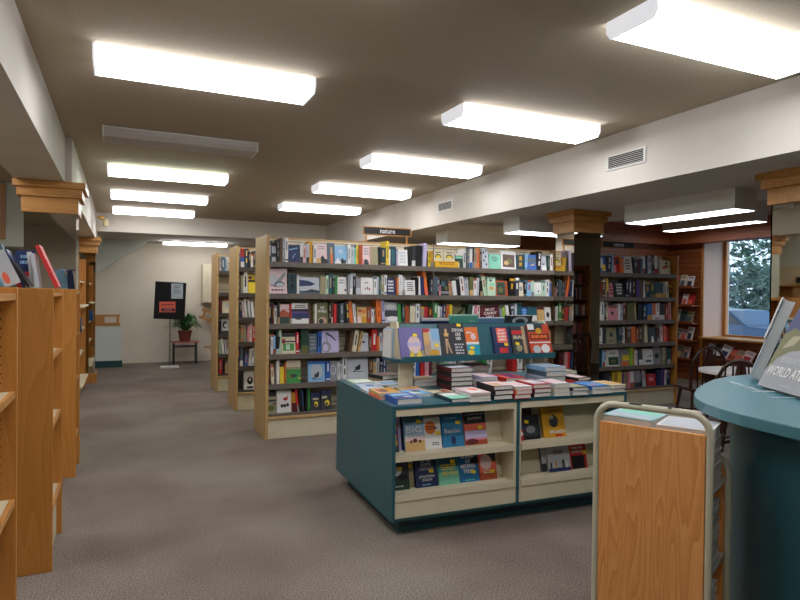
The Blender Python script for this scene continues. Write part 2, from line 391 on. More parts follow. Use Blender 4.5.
# ------------------------------------------------------------ books
def strip_shapes(mb, w, h, y, deco):
    "cover art: shapes in unit cover coordinates, each a hair in front of the last"
    k = 0; cl = lambda v: min(max(v, 0.0), 1.0)
    for d in deco:
        k += 1; yy = y-.0003*k
        if d[0] == 'r':
            _, a, b, c, e, col = d
            mb.add([(-w/2+a*w, yy, b*h), (-w/2+c*w, yy, b*h), (-w/2+c*w, yy, e*h), (-w/2+a*w, yy, e*h)], [(0, 1, 2, 3)], col)
        elif d[0] == 'e':
            _, cx, cz, rx, rz, col = d; n = 18
            mb.add([(-w/2+cl(cx+rx*math.cos(2*PI*i/n))*w, yy, cl(cz+rz*math.sin(2*PI*i/n))*h) for i in range(n)], [tuple(range(n))], col)
        elif d[0] == 'p':
            _, pts, col = d
            mb.add([(-w/2+a*w, yy, b*h) for a, b in pts], [tuple(range(len(pts)))], col)
        elif d[0] == 't':
            _, txt, cx, cz, tw, th, col = d
            put_text(mb, txt, -w/2+cx*w, cz*h, tw*w, th*h, yy, col)
        elif d[0] == 'l':   # lines of small print
            _, cx, z0, z1, tw, n, col = d
            for i in range(n):
                zz = z0+(z1-z0)*(i+.5)/n; hh = (z1-z0)/n*.28
                rr = random.Random(i*7+int(w*9999)); ww = tw*(.7+.3*rr.random())
                a = cx-ww/2
                while a < cx+ww/2-.02:
                    l = rr.uniform(.05, .16)*1.0; e = min(a+l, cx+ww/2)
                    mb.add([(-w/2+a*w, yy, (zz-hh)*h), (-w/2+e*w, yy, (zz-hh)*h), (-w/2+e*w, yy, (zz+hh)*h), (-w/2+a*w, yy, (zz+hh)*h)], [(0, 1, 2, 3)], col)
                    a = e+.03
def face_mesh(mb, w, h, t, col, deco=(), edge='pages'):
    "face-out book, front towards -y, base centre at the origin"
    c = .002
    mb.box(-w/2, w/2, 0, c, 0, h, col).box(-w/2, w/2, t-c, t, 0, h, col).box(-w/2, -w/2+c, c, t-c, 0, h, col)
    mb.box(-w/2+c, w/2-.003, c, t-c, .003, h-.003, edge)
    strip_shapes(mb, w, h, 0, deco)
    return mb
def spine_mesh(mb, w, d, h, col, acc=None, style=0):
    "upright book, spine towards -y, base centre-front at the origin"
    c = min(.003, w*.2)
    mb.box(-w/2, w/2, 0, c, 0, h, col).box(-w/2, -w/2+c, c, d, 0, h, col).box(w/2-c, w/2, c, d, 0, h, col)
    mb.box(-w/2+c, w/2-c, c, d-.004, .003, h-.004, 'pages')
    if acc and w > .008:
        a = flat(acc) if isinstance(acc, str) else acc
        segs = ([(.5, .88), (.08, .14)], [(.3, .8)], [(.62, .9), (.25, .5)], [(.86, 1.0), (.4, .72)], [(0, .3)])[style % 5]
        for s0, s1 in segs:
            ww = w*(.34 if s1-s0 > .2 and style % 5 != 4 else .98)
            mb.add([(-ww/2, -.0004, s0*h), (ww/2, -.0004, s0*h), (ww/2, -.0004, s1*h), (-ww/2, -.0004, s1*h)], [(0, 1, 2, 3)], a)
    return mb
SHELFNAME = ['top', 'second', 'third', 'fourth', 'fifth', 'lowest']
USED = set()
def uniq(l, alt):
    if l in USED: l = alt
    n = 2
    base = l
    while l in USED:
        l = base.replace(' book', ' slim book' if n == 2 else ' plain book' if n == 3 else ' worn book', 1); n += 1
        if n > 6: l = base+' again%d' % n
    USED.add(l); return l
ORD = ['leftmost', 'second', 'third', 'fourth', 'fifth', 'sixth', 'seventh', 'eighth', 'ninth', 'tenth', '11th', '12th', '13th', '14th', '15th', '16th', '17th', '18th', '19th', '20th'] + ['%dth' % i for i in range(21, 90)]
for i in range(20, 88):
    n = i+1
    if n % 10 == 1 and n != 11: ORD[i] = '%dst' % n
    if n % 10 == 2 and n != 12: ORD[i] = '%dnd' % n
    if n % 10 == 3 and n != 13: ORD[i] = '%drd' % n
def shelf(unit, si, z, Y, items, depth=.17):
    """items: (px0, px1, kind, colour, height, lean, accent or art, what the cover shows)"""
    grp = 'books on the %s shelf of the %s' % (SHELFNAME[si], unit)
    fgrp = 'covers facing out on the %s' % unit
    n = len(items)
    for i, it in enumerate(items):
        px0, px1, kind, colr, h = it[:5]; h *= 1.08
        lean = it[5] if len(it) > 5 else 0
        acc = it[6] if len(it) > 6 else None
        note = it[7] if len(it) > 7 else None
        xa, xb = at(px0, 300, Y).x, at(px1, 300, Y).x
        w = xb-xa-.0012; cx = (xa+xb)/2
        lc = cn(items[i-1][3]) if i else None
        rc = cn(items[i+1][3]) if i < n-1 else None
        near = ('between %s and %s' % (lc, rc)) if lc and rc else ('beside a %s one' % (rc or lc or 'plain'))
        if kind == 's':
            w = max(w, .007)
            rr = random.Random(int(px0*31+si*977))
            a = acc or rr.choice(('silver', 'tan', None, 'mustard', 'grey', None) if PAL[colr][0]+PAL[colr][1] < 300 else ('charcoal', 'grey', 'rust', None, 'slate', None))
            mb = spine_mesh(MB(), w, depth-rr.uniform(0, .03), h, colr, a, rr.randrange(5))
            size = ('tall ' if h > .235 else 'short ' if h < .185 else '')+('thick ' if w > .045 else 'thin ' if w < .018 else '')
            ln = ' leaning' if abs(lean) > 4 else ''
            o = mb.build('book')
            l1 = '%s%s%s book, %s shelf of %s, %s' % (size, cn(colr), ln, SHELFNAME[si], unit, near)
            if len(l1.split()) > 16: l1 = '%s book, %s shelf of %s, %s' % (cn(colr), SHELFNAME[si], unit, near)
            lab = uniq(l1, '%s%s book, %s from left on %s shelf of %s' % (size, cn(colr), ORD[i], SHELFNAME[si], unit))
            tag(o, lab, 'book', grp)
            s = math.sin(math.radians(abs(lean)))*w if lean else 0
            th = math.radians(lean)
            off = 0
            o.location = (cx, Y+.035+rr.uniform(0, .025), z+s/2+.0005); o.rotation_euler = (0, th, 0)
        else:
            deco = acc or ()
            t = .022
            mb = face_mesh(MB(), w, h, t, colr, deco)
            o = mb.build('face_out_book')  # used for any cover-out book, whatever its binding
            l1 = '%s facing out, %s shelf of %s' % (note or ('%s cover' % cn(colr)), SHELFNAME[si], unit)
            if l1 in USED or len(l1.split()) > 16: l1 = '%s facing out, %s shelf, %s' % (note or ('%s cover' % cn(colr)), SHELFNAME[si], near)
            tag(o, uniq(l1, l1+' of '+unit), 'book', fgrp)
            o.location = (cx, Y+.05, z+.002); o.rotation_euler = (-math.radians(7), math.radians(lean), 0)
S_, F_ = 's', 'f'
def L(*rows): return list(rows)
# long bookcase -----------------------------------------------------------
def R_(a, b, c, d, col): return ('r', a, b, c, d, col)
LINES = lambda col, n=5, tw=.75, z0=.15, z1=.9: [('l', .5, z0, z1, tw, n, col)]
bird = lambda col, cx=.5, cz=.4, s=1: [('e', cx, cz, .16*s, .11*s, col), ('e', cx+.1*s, cz+.13*s, .08*s, .06*s, col), ('p', [(cx-.1*s, cz-.02), (cx-.32*s, cz-.2*s), (cx-.02, cz-.1*s)], col), ('r', cx-.3*s, cz-.2*s, cx+.3*s, cz-.17*s, col)]
penguins = [R_(0, 0, 1, .14, 'white'), ('e', .25, .16, .13, .15, 'white'), ('e', .62, .15, .12, .17, 'black'), ('e', .82, .12, .09, .13, 'charcoal'), ('l', .5, .6, .8, .5, 2, 'white')]
LONG = 'long bookcase'
row_s1 = L((269,272.4,S_,'darkteal',.2), (272.6,277.2,F_,'silver',.19,0,[R_(0,.8,1,1,'black'), R_(0,.25,1,.45,'black')],'silver and black cover'), (277.4,280,S_,'black',.22), (280,283,S_,'brown',.235), (283,286,S_,'grey',.225), (286,289,S_,'white',.235),
 (289,301,F_,'navy',.175,0,[('p',[(.1,.75),(.8,.85),(.85,.8),(.15,.68)],'sky'),('p',[(.35,.25),(.6,.55),(.64,.53),(.4,.22)],'sky')],'navy cover with pale blue streaks'), (301.2,304,S_,'white',.2,0,'charcoal'), (304,307,S_,'blush',.175), (307,310,S_,'silver',.19), (310,314,S_,'mustard',.215,-2), (314,317.2,S_,'white',.18),
 (317.5,328.4,F_,'blush',.2,0,[R_(0,0,.45,.25,'sand'),('p',[(.45,0),(.4,.3),(.6,.42),(.75,.25),(1,.2),(1,0)],'black'),('l',.5,.7,.9,.6,2,'grey')],'pale pink cover with a black animal'), (328.6,335.8,F_,'slate',.21,0,[R_(.4,0,.75,.45,'orange'),R_(.45,.45,.7,.8,'sand')],'grey-blue cover with an orange light'),
 (336,348.4,F_,'sky',.185,0,penguins,'sky blue cover with penguins'), (348.6,351.4,S_,'white',.2), (351.5,355,S_,'silver',.205), (355,357.3,S_,'mint',.2), (357.4,359.4,S_,'yellow',.2), (359.5,363.2,S_,'rust',.205,1),
 (363.4,371.4,F_,'blush',.2,0,[('e',.5,0,.38,.3,'charcoal'),('e',.05,.15,.2,.2,'pink'),('l',.55,.5,.9,.7,3,'grey')],'pale pink cover with a dark hill'), (371.6,379.6,F_,'khaki',.19,0,[R_(0,0,.2,1,'tan')],'khaki boxed volume'), (380,382,S_,'black',.19), (382,387,S_,'darkteal',.185), (387,389.8,S_,'yellow',.255,0,'olive'), (389.8,392,S_,'white',.17),
 (392,398,F_,'darkteal',.205,0,[R_(.25,.1,.75,.85,'teal')],'dark teal cover with a bottle'), (398,399.6,S_,'lilac',.18), (399.8,409.4,F_,'white',.175,0,LINES('silver',4),'white cover with faint print'), (409.6,413,S_,'black',.21,3), (413,417,S_,'charcoal',.21,0,'white'), (417,423.4,S_,'black',.225,2), (423.6,427.2,S_,'lilac',.25,3), (427.6,429.4,S_,'black',.17), (429.6,432,S_,'yellow',.165), (432.2,434.6,S_,'mustard',.17),
 (435.4,445,F_,'cream',.185,0,[('e',.5,.58,.34,.2,'black'),('e',.5,.56,.27,.16,'yellow'),R_(.2,.86,.8,.9,'black'),R_(0,.35,1,.55,'cream')],'left cream cover with a black arc'), (446.2,457,F_,'cream',.185,0,[('e',.5,.58,.34,.2,'black'),('e',.5,.56,.27,.16,'yellow'),R_(.2,.86,.8,.9,'black'),R_(0,.35,1,.55,'cream')],'right cream cover with a black arc'),
 (457.4,465,F_,'darkgreen',.16,0,[R_(0,.65,1,.8,'mint'),R_(0,.85,1,1,'white'),R_(.2,0,.5,.35,'white')],'dark green and white cover'), (465.2,468,S_,'white',.21,2,'black'), (468,470.6,S_,'slate',.215), (470.6,473.4,S_,'white',.215,0,'blue'), (473.6,476,S_,'black',.25,2), (476,478.6,S_,'tan',.22), (478.6,481.4,S_,'orange',.225), (481.6,484,S_,'brown',.22),
 (484.2,490.8,F_,'silver',.23,0,[('e',.3,.8,.12,.06,'black'),('e',.6,.6,.12,.06,'black'),('e',.3,.4,.12,.06,'black'),('e',.65,.22,.12,.06,'black'),('e',.7,.9,.12,.05,'black')],'silver cover dotted with black'),
 (491.2,502.6,F_,'mint',.17,2,LINES('teal',3,.6,.5,.85),'mint green cover'), (503,518.2,F_,'white',.21,2,[R_(.12,.12,.9,.82,'brown'),('e',.55,.45,.2,.16,'olive'),('e',.35,.35,.15,.12,'sand')],'white bordered cover with a dark painting'), (518.6,526.6,S_,'darkteal',.175), (527,529.6,S_,'sky',.185), (529.8,538.8,F_,'blue',.18,0,[R_(0,.45,1,.8,'slate'),('p',[(.2,.3),(.8,.45),(.75,.3)],'sand')],'blue cover with a gull shape'), (539,543,S_,'black',.22,4,'white'), (543.2,549,F_,'silver',.17,0,[R_(.2,0,.9,.35,'white'),R_(.3,.4,.6,.5,'charcoal')],'silver and white cover'), (549.2,551.6,S_,'darkgreen',.175), (551.8,554.4,S_,'white',.2))
yellow_band = 1
row_s2 = L((269,288.6,F_,'blush',.245,0,[('e',.3,.55,.25,.22,'silver'),('p',[(.1,.4),(.3,.35),(.6,.65),(.85,.85),(.95,.8),(.7,.5),(.4,.25),(.15,.3)],'grey'),('e',.6,.38,.26,.12,'slate'),('e',.62,.36,.2,.08,'silver'),('l',.5,.1,.2,.8,1,'charcoal')],'large pale cover with grey swirling animal'),
 (289,297.6,S_,'darkteal',.2,0,'black'), (298,300.4,S_,'white',.19), (300.6,321,F_,'silver',.165,0,[('p',[(0,.85),(.45,.8),(.8,.62),(.6,.5),(0,.45)],'navy'),R_(0,0,1,.2,'slate'),('p',[(.1,.1),(.6,.3),(1,.2),(1,.1)],'charcoal')],'wide cover with a navy whale'), (321.2,327,S_,'khaki',.175,1), (327,329.8,S_,'palegreen',.19), (330,333.6,S_,'teal',.21), (333.8,336,S_,'darkgreen',.19), (336,338.6,S_,'green',.19),
 (338.8,348.4,F_,'white',.175,0,[('l',.5,.6,.9,.7,2,'grey'),('e',.85,.25,.1,.07,'black')],'white cover with a small black bird'), (348.8,351,S_,'grey',.2), (351.2,354,S_,'silver',.215,2,'white'), (354.2,357.4,S_,'black',.215), (357.6,362.4,F_,'grey',.17,0,[R_(0,0,1,.4,'silver')],'short grey cover'),
 (362.8,374.8,F_,'white',.175,0,[('e',.35,.35,.05,.08,'red'),('e',.55,.38,.05,.1,'slate'),('e',.7,.33,.06,.08,'rust'),('l',.45,.65,.75,.4,1,'charcoal')],'white cover with tiny red figures'), (375,378,S_,'white',.19), (378,380.2,S_,'silver',.185), (380.2,382.2,S_,'teal',.185), (382.6,385.6,S_,'khaki',.21), (385.6,388,S_,'white',.205),
 (388.2,397.6,F_,'navy',.175,0,LINES('white',4,.7),'navy cover with white lettering'), (397.9,400,S_,'orange',.18), (400,404,S_,'white',.21,0,'silver'), (404,406.8,S_,'silver',.19), (407,417.4,F_,'white',.16,0,LINES('black',5,.7,.25,.9),'white cover with black dotted print'), (417.6,420,S_,'black',.19), (420,422.4,S_,'white',.2,-4), (422.6,426,S_,'navy',.195,-3), (427.2,430.4,S_,'orange',.26,-9,'coral'),
 (431.4,435,S_,'charcoal',.18), (435.2,439,S_,'slate',.2), (439.2,441,S_,'black',.19,0,'white'), (441.2,443,S_,'pink',.13), (443.2,451,F_,'black',.18,0,[R_(.1,.55,.6,.85,'teal'),('e',.7,.45,.2,.15,'olive'),R_(0,.1,1,.25,'grey')],'dark cover with a teal patch'), (451.4,454.6,S_,'tan',.15,-6), (455,459,S_,'white',.16,-8), (459.6,463,S_,'black',.18,-5), (463.2,467,S_,'white',.21,-8), (467.2,471,S_,'silver',.195,-4), (471.2,475,S_,'olive',.21,0,'sand'), (475.2,478.4,S_,'white',.195), (478.4,481.4,S_,'silver',.2), (482,484.6,S_,'black',.17),
 (485.6,489,S_,'palegreen',.25,-9), (489.6,498,F_,'palegreen',.22,3,[('e',.4,.8,.15,.06,'charcoal'),('e',.5,.4,.3,.1,'sand'),('e',.6,.6,.3,.08,'mint')],'pale green patterned cover'), (498.4,510.4,F_,'rust',.175,0,[R_(.1,.05,.78,.9,'darkgreen'),('e',.4,.4,.2,.2,'olive')],'rust framed dark green cover'), (511,516.6,S_,'black',.2,2), (517,521,S_,'charcoal',.21,0,'white'), (521.2,526,F_,'cream',.16,0,[R_(.2,.4,.8,.7,'grey')],'narrow cream cover'), (526.2,528.6,S_,'black',.165), (528.8,533,S_,'sky',.19,1), (533.2,536.4,S_,'palegreen',.18), (536.6,544.4,F_,'white',.165,0,[('e',.6,.35,.08,.07,'black'),R_(0,0,1,.2,'palegreen')],'pale cover with a tiny dark figure'), (544.6,548,S_,'palegreen',.185), (548,551.4,S_,'white',.2), (551.6,554.2,S_,'blue',.18))
row_s3 = L((269,273.6,S_,'black',.205,1), (273.7,275.4,S_,'maroon',.19), (275.5,278.4,S_,'white',.18), (278.5,280.8,S_,'black',.21), (281,291,F_,'rust',.19,0,[R_(0,.75,1,1,'blush'),('p',[(0,.6),(.4,.75),(1,.55),(1,.7),(0,.75)],'blush'),R_(0,0,1,.35,'darkgreen')],'sunset cover with dark hills'), (291.2,293,S_,'red',.19),
 (293.2,310.4,F_,'white',.2,0,[R_(0,.6,1,.72,'black'),R_(0,.25,1,.6,'purple'),R_(.05,.25,.95,.5,'navy'),('e',.4,.25,.2,.06,'charcoal'),('l',.5,.76,.92,.8,2,'black')],'white cover with snowy twilight picture'), (310.6,313.8,S_,'brown',.19,-3), (314,316,S_,'olive',.19), (316,318,S_,'white',.19), (318.2,330,F_,'olive',.205,0,[('t','THE\nWORLD',.5,.68,.75,.3,'white'),('e',.5,.12,.38,.2,'tan'),('e',.4,.1,.2,.12,'charcoal')],'olive cover with white lettering'), (330.2,333,S_,'black',.2), (333,335,S_,'brown',.215,0,'blush'), (335,338,S_,'red',.195), (338.2,341.6,S_,'black',.19), (341.8,345,S_,'slate',.2,-1), (345.4,348.4,S_,'black',.21,-3), (348.8,351.6,S_,'charcoal',.215,-4,'yellow'), (352,355.6,S_,'orange',.225,-7), (356,358.6,S_,'white',.2,-6),
 (359.4,368.8,F_,'sand',.165,0,[('e',.3,.75,.2,.1,'rust'),('e',.7,.7,.2,.12,'orange'),R_(.45,0,1,.4,'mustard'),R_(0,0,.4,.4,'blush')],'sand cover with orange shapes'), (369,372.8,S_,'rust',.165), (373,375.4,S_,'white',.165), (375.6,378,S_,'tan',.15), (378.4,383,S_,'orange',.262,-3,'rust'), (383.6,386.6,S_,'lilac',.235,-3), (387.2,399.8,F_,'silver',.21,0,[('e',.5,.8,.4,.12,'white'),R_(0,.3,1,.62,'charcoal'),('e',.6,.2,.45,.12,'white')],'silver and black wave cover'),
 (400.4,403.8,S_,'green',.2,-3), (404,407.4,S_,'darkgreen',.2), (407.8,411.4,S_,'rust',.18,-3), (412,417.2,S_,'cream',.175), (417.6,421.4,S_,'white',.2,0,'navy'), (421.8,425.8,S_,'grey',.17), (426,430,S_,'red',.165), (430.4,435,S_,'maroon',.16), (435.4,439.4,S_,'green',.21,0,'white'), (439.6,441.6,S_,'white',.18), (441.8,444.4,S_,'silver',.17), (444.6,448.4,S_,'navy',.19), (448.6,451.4,S_,'orange',.19), (451.6,454,S_,'yellow',.19), (454.4,468,F_,'olive',.16,0,[('p',[(.3,.5),(.9,1),(1,.9),(.5,.45)],'black'),('e',.3,.4,.2,.12,'tan')],'mottled olive cover'), (468.6,473,S_,'darkgreen',.19,6), (473.6,476,S_,'white',.18,5), (476.4,478.8,S_,'pink',.18,4), (479.2,482,S_,'white',.185),
 (483.6,502,F_,'maroon',.185,-3,[('t','MOST\nCANNY\nHALL',.55,.52,.7,.62,'white')],'maroon cover with white lettering'), (502.8,505.4,S_,'grey',.15,-7), (506,508.8,S_,'lime',.16,-10), (509.6,512.6,S_,'white',.185,-9), (513.4,516.6,S_,'charcoal',.17,-4), (517,519.2,S_,'silver',.21), (519.4,524.2,S_,'teal',.215), (524.6,530.4,F_,'blue',.16,0,LINES('sky',3,.7,.4,.9),'blue cover with pale print'), (530.8,540,F_,'teal',.17,0,[R_(0,0,1,.4,'white')],'teal and white cover'), (540.6,547.4,F_,'sand',.16,0,[R_(0,.85,1,1,'maroon')],'sand cover with maroon top'), (548,554,F_,'white',.165,0,[('e',.5,.45,.25,.2,'charcoal')],'white cover with dark oval'))
row_s4 = L((269,271.8,S_,'slate',.19), (272,274.3,S_,'white',.195), (274.5,276.6,S_,'sky',.18), (277,280.2,S_,'black',.17,4), (280.6,283,S_,'palegreen',.23), (283.4,297.4,F_,'cream',.2,0,[R_(0,.82,1,1,'black'),('e',.15,.6,.13,.14,'red'),R_(.1,.15,.9,.5,'green'),R_(0,.55,1,.62,'charcoal'),R_(.3,.2,.6,.45,'palegreen')],'cream cover with green field and red spots'), (297.8,300.8,S_,'red',.205,0,'white'), (301,302.8,S_,'black',.13), (303,310.4,S_,'darkgreen',.255,0,'olive'), (310.8,319,F_,'slate',.19,0,LINES('grey',4),'slate cover with grey print'), (319.4,323.4,S_,'blue',.205,2,'black'),
 (324,341,F_,'lilac',.22,0,[('e',.25,.25,.28,.25,'grey'),('e',.22,.22,.16,.17,'lilac'),('p',[(.2,.85),(.3,.92),(.62,.75),(.85,.55),(.8,.52),(.55,.7)],'charcoal'),('p',[(.3,.9),(.2,.8),(.3,.5),(.36,.5),(.28,.8)],'grey')],'lilac cover with a curling grey tail'), (350.6,353.6,S_,'brown',.2,8), (354,358,S_,'cream',.215,9,'charcoal'), (359.4,362,S_,'sand',.205,10,'charcoal'), (362.6,371,F_,'silver',.19,0,[('e',.42,.5,.16,.06,'black'),('p',[(.35,.5),(.05,.62),(.3,.45)],'black')],'silver cover with a flying bird'), (371.2,373.4,S_,'brown',.15), (373.6,379,S_,'red',.225,1,'white'), (379.2,381.4,S_,'orange',.15), (381.6,384.6,S_,'silver',.22,-1), (385,392,F_,'red',.18,0,[R_(0,.75,1,.9,'darkgreen'),R_(0,0,1,.3,'charcoal')],'red cover with dark green band'), (392.4,395,S_,'sky',.2),
 (400,405,S_,'white',.2), (406,411,S_,'blue',.2), (412,418,S_,'grey',.2), (544,549,S_,'white',.2), (549.4,554,S_,'tan',.19))
row_s5 = L((268.4,271.2,S_,'orange',.19,-3), (273,276,S_,'cream',.19,-4), (278.6,281.4,S_,'white',.235,0,'cream'), (281.8,286.4,F_,'yellow',.19,0,[R_(0,.85,1,1,'black')],'plain yellow cover'), (286.6,288.2,S_,'orange',.2), (288.4,303,F_,'green',.22,0,[R_(0,.7,1,1,'cream'),R_(0,.6,1,.7,'khaki'),('e',.5,.32,.25,.08,'charcoal'),('e',.3,.28,.06,.05,'red'),('e',.9,.2,.08,.04,'yellow')],'green bird photo cover with cream top'),
 (310.2,327.4,F_,'sky',.205,1,[R_(0,.85,1,1,'blue'),('e',.5,.5,.35,.35,'silver')]+bird('charcoal',.5,.3,.9),'sky blue cover with a small bird'), (327.8,332.2,S_,'blue',.2,0,'white'), (332.4,339.4,F_,'grey',.2,0,[('e',.5,.55,.42,.25,'silver'),('l',.5,.4,.7,.6,3,'charcoal')],'grey cover with pale oval'), (339.6,341.6,S_,'white',.19), (341.8,344.6,S_,'silver',.2), (345,349,S_,'white',.24,0,'charcoal'),
 (350,371,F_,'silver',.235,0,bird('black',.5,.5,.8)+[('l',.5,.88,.95,.7,1,'grey')],'silver cover with black bird on a twig'), (371.4,375,S_,'brown',.2), (375.4,378.4,S_,'sand',.2), (379,382,S_,'silver',.215,0,'slate'), (382.2,385,S_,'black',.17), (385.2,388.6,S_,'navy',.215,0,'silver'), (389,392.4,S_,'slate',.2),
 (411,414.4,S_,'navy',.2), (414.8,417.8,S_,'white',.19), (418,421.6,S_,'blue',.2), (423.6,427,S_,'red',.2,-3), (427.4,431,S_,'pink',.2), (432,436,S_,'maroon',.17), (446,449,S_,'palegreen',.2,8), (450.6,454,S_,'white',.2,8), (456,459.4,S_,'silver',.2), (459.8,463.6,S_,'darkteal',.19), (464.4,468.4,S_,'white',.2,-6), (470,474,S_,'cream',.18), (486,490,S_,'green',.2), (490.6,495,S_,'white',.19), (516,520,S_,'red',.19), (520.6,525,S_,'white',.2), (540,544,S_,'white',.19), (546,550,S_,'tan',.18))
row_s6 = L((268.6,278.6,F_,'khaki',.2,0,[R_(0,.8,1,1,'black'),R_(0,.55,1,.65,'charcoal'),('e',.5,.25,.35,.15,'olive'),('e',.8,.45,.15,.05,'maroon')],'khaki cover with a mottled bird'), (279.2,293.6,F_,'white',.215,0,[('e',.6,.6,.16,.07,'red'),('p',[(.6,.6),(.8,.78),(.75,.55)],'red'),('e',.35,.3,.1,.08,'black'),('e',.55,.3,.1,.08,'black'),('e',.75,.33,.1,.08,'black')],'white cover with a red cardinal'), (294,299.2,F_,'mustard',.19,0,[R_(0,0,1,.45,'maroon')],'mustard and maroon cover'), (299.6,301.4,S_,'red',.22,-7), (302.2,304.4,S_,'black',.215,-6), (305,307.2,S_,'charcoal',.21,-5,'blue'), (307.6,309.8,S_,'black',.22), (310.2,313,S_,'green',.24,-2),
 (313.6,323,F_,'charcoal',.17,0,[R_(0,.8,1,1,'navy'),('e',.55,.35,.22,.16,'yellow'),R_(.2,.6,.8,.7,'cream'),('e',.5,.3,.12,.08,'charcoal')],'left charcoal cover with yellow bird'), (323.6,334,F_,'charcoal',.185,0,[R_(0,.8,1,1,'navy'),('e',.6,.35,.24,.16,'yellow'),R_(.1,.6,.6,.72,'cream'),('e',.55,.3,.12,.08,'charcoal')],'right charcoal cover with yellow bird'))
SZ = [1.832, 1.503, 1.19, .876, .566, .262]
YF = 6.2
for i, rows in enumerate((row_s1, row_s2, row_s3, row_s4, row_s5, row_s6)): shelf(LONG, i, SZ[i], YF, rows)
o = face_mesh(MB(), at(458.5,300,YF).x-at(435,300,YF).x, .072, .03, (235,185,40), LINES('rust', 2, .8, .4, .9)).build('face_out_book', None, ((at(435,300,YF).x+at(458.5,300,YF).x)/2, YF+.006, SZ[0]+.001))
tag(o, 'low yellow boxed set in front of two cream covers, top shelf', 'book', 'covers facing out on the long bookcase')
def bookcase(x0, x1, y, label, nm, endmat='oak', shelfmat='shelfgrey', kick='cream', mids=(), back='slatcream', depth=.57, ztop=2.105, zs=SZ, left_far=.0, group=None, top_lights=False):
    t = thing('bookcase', label, 'bookcase', (x0, y, 0), 0, group)
    W = x1-x0
    MB().box(0, .032, 0, depth, 0, ztop, endmat).build('end_panel', t, bevel=.003)
    MB().box(W-.032, W, 0, depth, 0, ztop, endmat).build('end_panel', t, bevel=.003)
    b = MB(); z = .2
    while z < ztop-.03:
        zt = min(z+.098, ztop-.02)
        b.box(.032, W-.032, .272, .30, z, zt, back); z += .104
    b.box(.032, W-.032, .28, .296, .19, ztop-.02, flat((90,76,60), .8))
    b.build('back_panel', t)
    MB().box(.032, W-.032, .268, .32, ztop-.02, ztop, 'oakx').build('top_rail', t)
    MB().box(.032, W-.032, .02, .04, .004, .205, kick).box(.032, W-.032, depth-.04, depth-.02, .004, .205, kick).build('kick_panel', t)
    MB().box(.032, W-.032, .0, depth, .205, .235, 'oakx').build('base_shelf', t, bevel=.004)
    for i, z in enumerate(zs):
        s = MB().box(.032, W-.032, .022, .272, z-.012, z, shelfmat).box(.032, W-.032, .010, .022, z-.05, z+.004, shelfmat)
        if i == len(zs)-1: s = MB().box(.032, W-.032, .012, .272, z-.026, z, shelfmat)
        s.build('shelf', t)
    for m in mids: MB().box(m-x0-.004, m-x0+.004, .006, .012, .24, ztop, 'shelfgrey').build('joint_strip', t)
    return t
bookcase(1.335, 5.17, YF, 'long oak-ended bookcase of six shelves under the hanging nature sign', 'long', mids=(3.262,), ztop=2.11)
bookcase(5.36, 7.2, YF, 'honey wood bookcase of six shelves right of the mirrored column', 'right', endmat='honey', mids=())
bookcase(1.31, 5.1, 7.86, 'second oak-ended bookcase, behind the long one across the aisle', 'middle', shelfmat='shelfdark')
bookcase(1.29, 5.1, 9.5, 'third and rearmost oak-ended bookcase nearest the far wall', 'rear', shelfmat='shelfdark')
